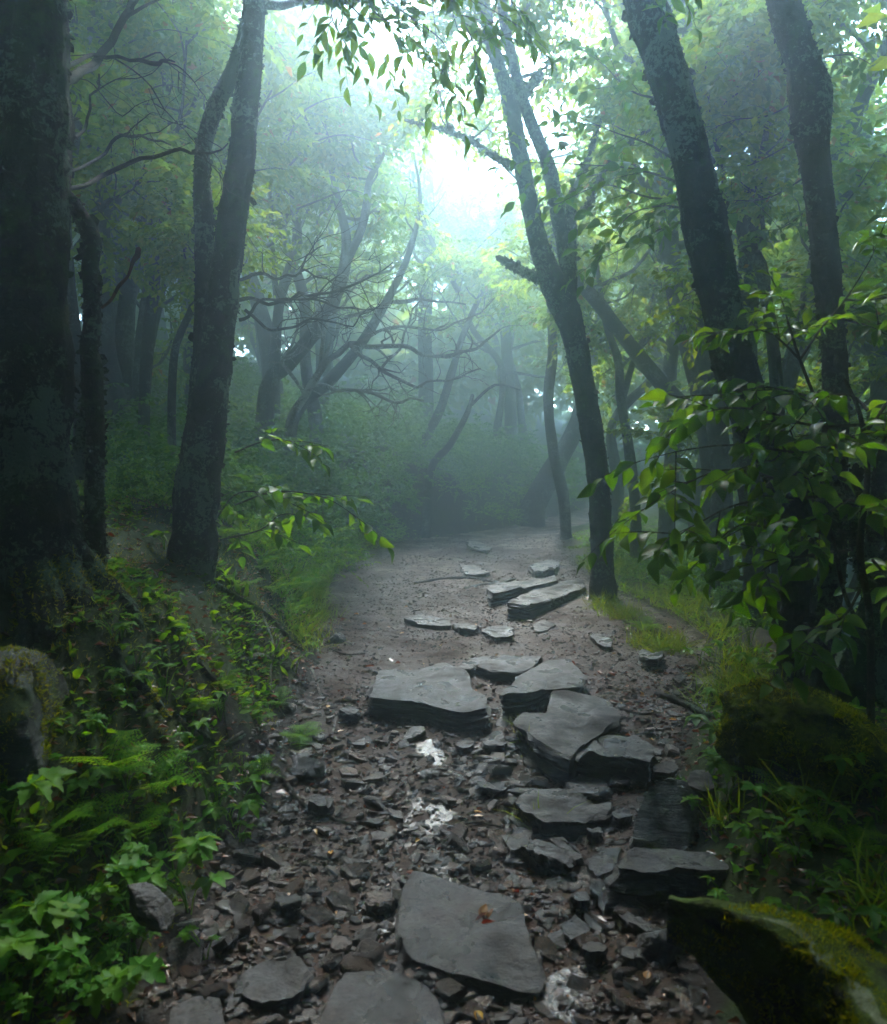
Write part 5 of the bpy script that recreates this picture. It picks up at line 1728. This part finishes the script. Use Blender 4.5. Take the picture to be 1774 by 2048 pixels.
SH = [proto_shrub(201, .75, .75, .95, 1700, .095, "leaf_shrub"), proto_shrub(202, .95, .8, 1.15, 2200, .105, "leaf_shrub", .7),
      proto_shrub(203, .6, .6, .7, 1500, .07, "leaf_bank"), proto_shrub(204, .8, .8, .6, 1700, .06, "leaf_fern", .5), proto_shrub(205, .55, .55, .9, 1200, .08, "leaf_shrub")]
shk = ["dark broad-leaved bush on the foggy left slope", "tall dark bush with large leaves on the foggy left slope", "pale small-leaved bush on the left slope", "low feathery green bush on the slope", "upright narrow bush on the slope"]
sused = [False] * 5
rs = np.random.RandomState(44)
def put_shrub(k, x, y, sc, label=None, group=None, sink=.05):
    z = H1(x, y) - sink
    if not sused[k]:
        o = SH[k]
        o.location = (x, y, z)
        o.rotation_euler = (0, 0, rs.uniform(0, 6.28))
        o.scale = (sc,) * 3
        o["label"] = label or shk[k]
        if group:
            o["group"] = group
        sused[k] = True
        return o
    o = dup(SH[k], (x, y, z), rs.uniform(0, 6.28), sc, label or shk[k], group)
    return o
G1 = "bushes on the left slope"
ORD = ["first", "second", "third", "fourth", "fifth", "sixth", "seventh", "eighth"]
SHAPE = ["dark broad-leaved bush", "tall large-leaved bush", "pale small-leaved bush", "feathery low bush", "narrow upright bush"]
for row, y0 in enumerate(np.arange(5.6, 18.5, .75)):
    L = float(xl(y0))
    up_ = 0
    for dl in (.45, 1.15, 1.9, 2.8, 3.8, 5.0, 6.3):
        x = L - dl + rs.uniform(-.25, .25)
        y = y0 + rs.uniform(-.3, .3)
        if x / y < -.66 or (y < 7 and dl < .9 and y0 < 6.4):
            continue
        if y > 11.8 and y < 13.6 and dl < .6:
            continue
        if rs.rand() < .12:
            continue
        k = int(rs.choice([0, 1, 4, 2]) if y > 7.5 else rs.choice([2, 3, 0]))
        lab = None
        if row < 8:
            lab = SHAPE[k] + ", " + ORD[up_] + " up the slope in the " + ORD[row] + " row behind the double-stemmed tree"
        up_ += 1
        put_shrub(k, x, y, rs.uniform(.55, .95) * (.8 if dl < .6 else 1), lab, G1)
for px_, py_2, k, sc_ in ((690, 1010, 0, .7), (760, 1030, 1, .6), (820, 965, 0, .7), (900, 930, 1, .7), (965, 965, 4, .7), (1005, 995, 3, .7), (1040, 1015, 2, .55), (960, 1030, 3, .55), (690, 1065, 0, .5), (745, 1085, 3, .45),
                          (1010, 1040, 3, .45), (770, 985, 4, .7), (850, 925, 0, .8), (930, 990, 2, .6), (640, 1040, 1, .6), (985, 940, 0, .7), (1050, 980, 1, .6), (600, 1000, 0, .7), (780, 1075, 2, .4), (900, 985, 3, .5), (1060, 1040, 2, .4)):
    p_ = hit(px_, py_2)
    put_shrub(k, p_[0], p_[1], sc_, "dim bush on the bank where the path bends right", "bushes at the bend of the path")
for px_, py_2, k, sc_, w_ in ((470, 1085, 3, .38, "low feathery bush against the base of the double-stemmed tree"), (530, 1120, 2, .36, "small pale bush in the bright mound right of the double-stemmed tree"),
                              (585, 1150, 3, .36, "feathery bush at the corner of the bright mound"), (560, 1070, 2, .42, "pale small-leaved bush behind the bright mound"), (300, 1010, 2, .45, "pale bush between the two left trunks"),
                              (250, 960, 3, .5, "feathery bush behind the crooked stem"), (630, 1130, 3, .3, "low bush where the mound meets the path")):
    p_ = hit(px_, py_2)
    put_shrub(k, p_[0], p_[1], sc_, w_, None)
G2 = "bushes on the right slope"
for row, y0 in enumerate(np.arange(6.4, 15, .9)):
    Rg = float(xr(y0))
    down = 0
    for dr in (.5, 1.2, 2.1, 3.2):
        x = Rg + dr + rs.uniform(-.25, .25)
        y = y0 + rs.uniform(-.3, .3)
        if x / y > .62 or rs.rand() < .2:
            continue
        k = int(rs.choice([3, 3, 2, 4]))
        lab = "dim low bush on the slope falling away right of the path"
        if row < 5:
            lab = SHAPE[k] + ", " + ORD[down] + " down the right slope in the " + ORD[row] + " row from the forked tree"
        down += 1
        put_shrub(k, x, y, rs.uniform(.5, .8) * (.55 if dr < 1 else 1), lab, G2, .1)

# near bank foliage: ferns and herbs placed where the photograph shows them
def frond_mesh(name, rs, pairs=13, ratio=.34, arch=.35, mat="leaf_fern", lob=True):
    mb_ = MB()
    P, D, N, L = [], [], [], []
    xs = np.linspace(.16, .97, pairs)
    zf = lambda x: .32 * np.sin(x * 1.9) - arch * x * x
    for i, x in enumerate(xs):
        w = ratio * math.sin(math.pi * min(1, (x * .92 + .06)) ** .8) * 1.05 + .015
        for s in (1, -1):
            P.append((x, 0, zf(x)))
            D.append((.45, s, -.12 + rs.normal(0, .08)))
            N.append((0, s * -.1, 1))
            L.append(w * rs.uniform(.9, 1.08))
    P, D, N, L = np.array(P), norm(np.array(D)), np.array(N, float), np.array(L)
    if lob:
        # each pinna carries small leaflets
        X, Y, Z = frames(D, N)
        pp, dd, nn, ll = [], [], [], []
        m_ = 6
        for k in range(m_):
            t = (k + .5) / m_
            for s in (1, -1):
                pp.append(P + D * (L * t)[:, None])
                dd.append(X * .55 + Y * s)
                nn.append(Z)
                ll.append(L * .30 * (1 - t * .7))
        pp.append(P + D * (L * .85)[:, None]); dd.append(X); nn.append(Z); ll.append(L * .16)
        batch(mb_, leaf_template("simple", .1, .1), np.concatenate(pp), np.concatenate(dd), np.concatenate(nn), np.concatenate(ll), np.concatenate(ll) * .6)
    else:
        batch(mb_, leaf_template("lance", .1, .1), P, D, N, L, L * .4)
    xs = np.linspace(0, 1, 6)
    tube(mb_, np.stack([xs, 0 * xs, zf(xs)], -1), np.linspace(.010, .003, 6), 4, .3, 0)
    me = mb_.mesh(name)
    me.materials.append(M[mat])
    return me
rs = np.random.RandomState(8)
FROND = [frond_mesh("frond", rs, 12, .36, a) for a in (.25, .4, .55)]
def fern(px, py, size, label, n=6, lift=.0, az=None):
    c = hit(px, py)
    root = thing("fern", label, "fern", c)
    for k in range(n):
        an = (k * 6.283 / n + rs.uniform(-.4, .4)) if az is None else az + rs.uniform(-1.1, 1.1)
        el = rs.uniform(.1, .6)
        leaf_objects(FROND, [c + np.array([0, 0, lift])], [[math.cos(an) * math.cos(el), math.sin(an) * math.cos(el), math.sin(el)]], [[-math.cos(an) * .3, -math.sin(an) * .3, 1]], [size * rs.uniform(.7, 1.1)], root, c, "frond", rs)
    return root
HERB = [leaf_mesh("leaf", "toothed", .55, c, f, M["leaf_bank"]) for c, f in ((.15, .2), (.3, .3), (.05, .15))]
LOBED = [leaf_mesh("leaf", "lobed", .75, c, f, M["leaf_bank"]) for c, f in ((.15, .2), (.3, .25))]
def herb(px, py, size, label, stems=3, leaves=5, meshes=None, height=.16, cat="plant", mat="leaf_bank"):
    c = hit(px, py)
    root = thing("leafy_plant", label, cat, c)
    m = MB()
    jobs = []
    for k in range(stems):
        an = rs.uniform(0, 6.28)
        h = height * rs.uniform(.6, 1.2)
        tip = c + np.array([math.cos(an) * h * .7, math.sin(an) * h * .7, h])
        tube(m, np.array([c - [0, 0, .02], c + (tip - c) * [.3, .3, .6], tip]), [.003, .0025, .0015], 5, .04, 0)
        for j in range(leaves):
            la = an + (j - (leaves - 1) / 2) * 6.28 / (leaves + 1.2)
            jobs.append((tip, [math.cos(la), math.sin(la), rs.uniform(-.35, .15)], [rs.normal(0, .2), rs.normal(0, .2), 1], size * (1.1 - .12 * abs(j - (leaves - 1) / 2)) * rs.uniform(.85, 1.1)))
    link("stem", m.mesh("stem", origin=c), M[mat], root)
    P, D, N, L = zip(*jobs)
    leaf_objects(meshes or HERB, np.array(P), np.array(D), np.array(N), np.array(L), root, c, "leaf", rs)
    return root

fern(215, 1560, .24, "feathery fern spreading right below the lichen boulder", 7)
fern(300, 1590, .22, "second fern from the boulder with long lacy fronds", 6)
fern(160, 1690, .22, "broad fern under the lichen boulder on the left bank", 8)
fern(95, 1670, .17, "small pale fern close against the lichen boulder", 6)
fern(270, 1660, .18, "low fern between the lacy fern and broad fern", 6)
fern(600, 1480, .17, "fern with narrow fronds hanging over the path edge", 6)
fern(560, 1410, .16, "small fern under the pale exposed roots", 5)
fern(590, 1230, .25, "drooping fern at the left path edge by the roots", 7)
fern(520, 1140, .24, "bright fern on the bank right of the double-stemmed tree", 8)
fern(590, 1180, .22, "bright fern hanging low at the bank corner", 8)
fern(480, 1100, .22, "fern high on the bank under the leafy twig", 7)
fern(440, 1080, .26, "wide fern against the base of the double-stemmed tree", 8)
fern(545, 1190, .24, "fern in the middle of the bright mound", 8)
fern(630, 1195, .22, "fern at the lowest right corner of the bright mound", 8)
fern(560, 1110, .24, "fern on top of the bright mound", 8)
fern(640, 1150, .2, "fern at the far edge of the bright mound", 7)
fern(480, 1180, .2, "fern on the left side of the bright mound by the roots", 7)
fern(400, 1420, .16, "fern in the middle of the dark left bank", 6)
fern(500, 1560, .15, "fern just above the path edge low on the left bank", 6)
fern(440, 1380, .14, "small fern under the bank roots", 6)
fern(1290, 1262, .22, "pale fern at the brow of the right slope", 7)
fern(1080, 1205, .14, "tiny fern growing on the long split rock", 6)
fern(1700, 1700, .16, "fern below the mossy boulder at the right edge", 6)
herb(150, 1860, .085, "bright lobed-leaf plant low in the bottom left corner", 4, 5, LOBED)
herb(380, 1830, .075, "leafy plant with pointed leaves leaning to the path", 4, 5)
herb(350, 1760, .085, "broad glossy-leaved plant above the pointed-leaf plant", 4, 5)
herb(130, 1960, .09, "wide spread plant at the bottom edge in the left corner", 5, 5, LOBED)
herb(230, 2010, .08, "pale green plant at the bottom edge left of the path", 5, 5, LOBED)
herb(470, 1660, .075, "star-shaped leafy plant nodding over the left path edge", 4, 5)
herb(420, 1630, .06, "small plant beside the star-shaped leafy plant", 3, 5)
herb(20, 1650, .09, "plant with drooping leaves at the left frame edge", 4, 5)
herb(15, 1930, .09, "plant cut by the left frame edge near the bottom", 3, 5)
herb(380, 1500, .055, "thin herb on the dark mossy bank below the roots", 4, 4)
herb(330, 1400, .05, "small herb on the moss under the double-stemmed tree", 4, 4)
herb(590, 1345, .05, "sprig of leaves under the pale roots", 3, 4)
herb(330, 1100, .075, "round-leaved plant between the two left trees", 3, 3, NEAR_OVATE, .12)
herb(345, 1030, .075, "upper round-leaved plant between the two left trees", 3, 3, NEAR_OVATE, .12)
herb(1440, 1500, .085, "glossy plant with drooping leaves left of the mossy boulder", 5, 5, NEAR_OVATE, .15)
herb(1380, 1625, .075, "maple-like sprout in front of the pale tilted rock", 2, 4, LOBED, .1)
herb(1600, 1530, .085, "tall plant with toothed leaves over the mossy boulder", 4, 5, HERB, .2)
herb(1660, 1570, .08, "plant with long leaves at the right of the mossy boulder", 4, 5, HERB, .18)
herb(1520, 1640, .06, "small herb in the dark hollow under the mossy boulder", 4, 4)
herb(1760, 1650, .07, "bright plant at the right frame edge", 4, 5)
herb(1690, 1870, .05, "three-leaved sprout above the lichen-crested rock", 3, 4, NEAR_OVATE, .1)
herb(1400, 1330, .075, "yellow-green seedling at the edge of bare soil", 3, 4, NEAR_OVATE, .12)
herb(1450, 1420, .06, "low bright seedling at the edge of the bare soil by the boulder", 5, 5, HERB, .12)
herb(1470, 1570, .07, "broad-leaved seedling below the glossy drooping plant", 5, 5, LOBED, .12)
herb(1420, 1660, .06, "seedling between the pale tilted rock and the dark block", 4, 5, LOBED, .1)
herb(1530, 1720, .06, "leafy seedling above the crested rock's left end", 4, 5, HERB, .1)
herb(1640, 1690, .07, "leafy plant under the right side of the mossy boulder", 5, 5, HERB, .12)
fern(1560, 1590, .18, "fern hanging under the front of the mossy boulder", 6)
fern(1480, 1480, .17, "fern at the left foot of the mossy boulder", 6)
herb(1500, 1290, .09, "bright leafy plant at the foot of the fog-greyed trunk", 5, 5, HERB, .25)
herb(1480, 1350, .08, "bright plant in the grass left of the right trunks", 5, 5, HERB, .2)
herb(1030, 1635, .028, "tiny green sprout beside the wide low rock", 2, 3, NEAR_OVATE, .03)
herb(300, 930, .10, "big-leaved plant behind the crooked stem", 5, 5, NEAR_OVATE, .3)
herb(250, 870, .10, "pale big-leaved plant higher behind the crooked stem", 5, 5, NEAR_OVATE, .35)
herb(440, 1440, .05, "fine-leaved herb halfway down the left bank", 4, 5)
herb(260, 1760, .06, "dull green herb on the dark left bank", 4, 5, LOBED)

# small herbs that nothing tells apart
for k in range(46):
    px_, py_2 = (rs.uniform(0, 520), rs.uniform(1500, 2040)) if k < 26 else ((rs.uniform(200, 600), rs.uniform(1180, 1500)) if k < 38 else (rs.uniform(1430, 1770), rs.uniform(1560, 1900)))
    if px_ > 540 - max(0, py_2 - 1700) * .5 and k < 38 and py_2 > 1500:
        continue
    o = herb(px_, py_2, rs.uniform(.03, .055), "", 4, 4, LOBED if k % 3 else HERB, .09)
    right = k >= 38
    o["label"] = "small lobed herb among the plants below the mossy boulder" if right else ("small lobed herb among the ferns low on the left bank" if k < 26 else "small herb on the moss below the double-stemmed tree")
    o["group"] = "small herbs on the banks"

# grass tufts, moss fuzz and low ground cover: nobody could count them
def cover(name, regions, tpl, mat, lmin, lmax, wr, rs, up=.8):
    mb_ = MB()
    for (fx, n) in regions:
        x, y = fx(n)
        z = H(x, y)
        m_ = len(x)
        d = np.stack([rs.normal(0, .6, m_), rs.normal(0, .6, m_), np.full(m_, up)], -1)
        L = rs.uniform(lmin, lmax, m_)
        batch(mb_, tpl, np.stack([x, y, z - .005], -1), d, rs.normal(0, 1, (m_, 3)) if up > .5 else np.array([0, 0, 1.0]) + rs.normal(0, .4, (m_, 3)), L, L * wr)
    return link(name, mb_.mesh(name), M[mat], kind="stuff")
rs = np.random.RandomState(66)
def tufts(centres, spread):
    C = np.array([hit(a, b)[:2] for a, b in centres])
    def f(n):
        i = rs.randint(0, len(C), n)
        q = C[i] + rs.normal(0, spread, (n, 2))
        return q[:, 0], q[:, 1]
    return f
def strip(side, y0, y1, d0, d1):
    def f(n):
        y = rs.uniform(y0, y1, n)
        d = rs.uniform(d0, d1, n)
        k = fbm2(d * 2.0, y * 2.0, 3, 5) > -.12
        y, d = y[k], d[k]
        return (xl(y) - d if side < 0 else xr(y) + d), y
    return f
cover("grass", [(tufts([(1250, 1235), (1300, 1290), (1210, 1215), (1340, 1300), (1440, 1400), (1480, 1320), (1480, 1360), (1520, 1390)], .09), 1500),
                (tufts([(620, 1180), (600, 1250), (560, 1170), (640, 1230), (610, 1290), (540, 1120)], .10), 900),
                (tufts([(1760, 1800), (1740, 1850), (1450, 1650), (1070, 1660), (1060, 1490), (1600, 1640)], .03), 200),
                (strip(1, 4.4, 9.5, .05, .6), 2400), (strip(-1, 6.0, 12, -.02, .25), 1800)],
      leaf_template("blade", .25), "grass", .06, .19, .045, rs)
cover("ground_cover", [(strip(-1, 4.2, 7.5, .25, 2.2), 9000), (strip(-1, 7, 16, .0, 1.5), 7000), (strip(1, 5.6, 15, .1, 1.6), 9000), (strip(-1, .9, 4.4, .15, 1.5), 5200), (strip(-1, 3.2, 6.5, .2, 2.4), 6000), (strip(1, 1.0, 4.6, .2, 1.3), 2200)],
      TPL_HEX, "leaf_bank", .025, .065, .65, rs, up=.25)
def box(x0, x1, y0, y1):
    return lambda n: (rs.uniform(x0, x1, n), rs.uniform(y0, y1, n))
def patchy(f, thr):
    def g(n):
        x, y = f(n)
        k = (fbm2(x * 1.9, y * 1.9, 3, 15) > thr) | (xl(y) - x > 1.1)
        return x[k], y[k]
    return g
cover("bank_herbs", [(patchy(box(-2.9, -1.0, 3.0, 6.6), .12), 7000), (patchy(box(-1.9, -.95, 1.2, 3.4), .08), 3200)], TPL_HEX, "leaf_bank", .015, .05, .6, rs, up=.4)
cover("bank_litter", [(box(-3.0, -.85, 1.0, 6.5), 9000), (box(.8, 2.6, 1.0, 5.0), 5000)], leaf_template("simple", .2, .4), "litter", .015, .05, .5, rs, up=.1)
cover("low_fern", [(strip(-1, 4.6, 8.0, .1, 1.6), 2600)], leaf_template("lance", .3, .2), "leaf_fern", .06, .16, .25, rs, up=.6)

def fuzz(name, Vs, n, lmin, lmax, zmin=.1, thr=-.1):
    mb_ = MB()
    for V, Fc in Vs:
        p, nn = sample_surface(V, Fc, n, rs)
        k = (nn[:, 2] > zmin) & (fbm(p * 5, 3, 9) > thr)
        p, nn = p[k], nn[k]
        m_ = len(p)
        cl_ = np.clip(.75 + 1.1 * fbm(p * 14, 3, 19), .25, 1.9)
        L = rs.uniform(lmin, lmax, m_) * cl_
        batch(mb_, leaf_template("blade", .3), p - nn * .003, nn * .8 + rs.normal(0, .5, (m_, 3)) + fbm(p[:, None, :] * 9 + np.array([[0, 0, 0], [9, 0, 0], [0, 9, 0]])[None], 2, 4) * .9, rs.normal(0, 1, (m_, 3)), L, L * .30)
    return mb_
for ob, V, Fc, n, thr in ((mb2, MBV, MBF, 30000, -.30), (rb, RBV, RBF, 36000, -.16), (lb, LBV, LBF, 18000, -.12)):
    me = fuzz("moss", [(V, Fc)], n, .007, .019, -.2, thr).mesh("moss", origin=np.array(ob.location))
    link("moss", me, M["moss"], ob, kind="stuff")
# moss on the left bank
n = 24000
y = rs.uniform(1.3, 5.6, n)
d = rs.uniform(.12, 1.7, n)
x = xl(y) - d
k = fbm2(x * 2.2, y * 2.2, 4, 3) > -.16
x, y = x[k], y[k]
mb_ = MB()
L = rs.uniform(.008, .025, len(x))
batch(mb_, leaf_template("blade", .3), np.stack([x, y, H(x, y) - .004], -1), np.stack([rs.normal(0, .5, len(x)), rs.normal(0, .5, len(x)), np.full(len(x), .8)], -1), rs.normal(0, 1, (len(x), 3)), L, L * .22)
link("moss", mb_.mesh("moss"), M["moss"], kind="stuff")

# sticks on the ground
def stick(label, pts, mat="stick", name="stick", lift=.012):
    P = np.array([hit(a, b) + np.array([0, 0, lift]) for a, b, w in pts])
    r = np.array([w * .5 / F * np.dot(p - CAM, FWD) for p, (a, b, w) in zip(P, pts)])
    m = MB()
    tube(m, P, r, 8, .03, .12, 0, 4, 12)
    o = link(name, m.mesh(name, origin=P[0]), M[mat], loc=P[0])
    tag(o, label, "stick")
stick("long thin root-like stick lying at the left path edge", [(560, 1545, 8), (585, 1590, 9), (620, 1625, 9), (660, 1640, 8), (705, 1655, 5)], "twig")
stick("thin root crossing the far path below the half-buried stone", [(830, 1168, 5), (880, 1160, 7), (935, 1158, 6), (985, 1166, 7), (1010, 1172, 4)], "bark_dead")
stick("short root crossing the far path by the split rock", [(930, 1178, 4), (960, 1172, 6), (1000, 1168, 5), (1030, 1160, 4)], "bark_dead")
stick("slim twig lying on the gravel left of the steps", [(660, 1300, 3), (690, 1312, 4), (730, 1310, 3)], "twig")
stick("thin dead twig on the gravel above the front slab", [(900, 1660, 4), (950, 1650, 5), (1010, 1660, 3)], "twig")
stick("short brown twig on the soil right of the steps", [(1240, 1420, 4), (1280, 1432, 5), (1320, 1428, 3)], "twig")
stick("dark fallen branch at the edge of the right grass", [(1312, 1392, 12), (1345, 1402, 16), (1380, 1418, 15), (1420, 1436, 11)], "bark")
stick("pale fallen twig at the brow of the right slope", [(1245, 1243, 4), (1280, 1258, 4), (1312, 1272, 3)], "root")
stick("pale broken stick lying on the right bank above the crested rock", [(1585, 1768, 12), (1640, 1782, 13), (1690, 1798, 9)], "root")
stick("thin bent twig rising from the right soil edge", [(1470, 1310, 4), (1480, 1330, 4), (1510, 1360, 5), (1550, 1378, 5)], "bark", lift=.05)
stick("pale short stick on the dark left bank moss", [(355, 1440, 9), (378, 1462, 10), (398, 1478, 8)], "root")
stick("forked pale stick lying across the left bank", [(350, 1530, 5), (400, 1500, 6), (450, 1490, 6), (485, 1468, 5)], "root")
# the small orange spot beside the far path
c = hit(1066, 1052)
v, f = ICO[2]
o = link("trail_marker", MB().add(v * [.035, .02, .06] + np.array([0, 0, .09]), f).mesh("trail_marker"), M["orange"], loc=c)
tag(o, "small orange spot in the bushes by the far path end", "marker")
mk = MB()
tube(mk, np.array([[0, 0, -.1], [0, 0, .05]]), [.006, .006], 6, .05, 0)
link("stake", mk.mesh("stake"), M["twig"], o)

# ------------------------------------------------------------------ haze
zt = GROUND_HIGH
bpy.context.view_layer.update()
for o in S.objects:
    if o.type == 'MESH':
        bb = [o.matrix_world @ Vector(c) for c in o.bound_box]
        zt = max(zt, max(q.z for q in bb))
x0, x1, y0, y1, z0, z1 = -60, 60, -22, 60, GROUND_LOW - 1, zt + .5
V = np.array([(x, y, z) for z in (z0, z1) for y in (y0, y1) for x in (x0, x1)], float)
Fq = np.array([(0, 2, 3, 1), (4, 5, 7, 6), (0, 1, 5, 4), (2, 6, 7, 3), (0, 4, 6, 2), (1, 3, 7, 5)])
hm = bpy.data.materials.new("haze")
hm.use_nodes = True
n = hm.node_tree
n.nodes.remove(n.nodes["Principled BSDF"])
pv = n.nodes.new("ShaderNodeVolumePrincipled")
pv.inputs["Color"].default_value = HAZE_COLOR
pv.inputs["Density"].default_value = HAZE_DENSITY
pv.inputs["Anisotropy"].default_value = HAZE_ANISO
n.links.new(pv.outputs[0], n.nodes["Material Output"].inputs["Volume"])
link("haze", MB().add(V, Fq).mesh("haze", smooth=False), hm, kind="stuff")
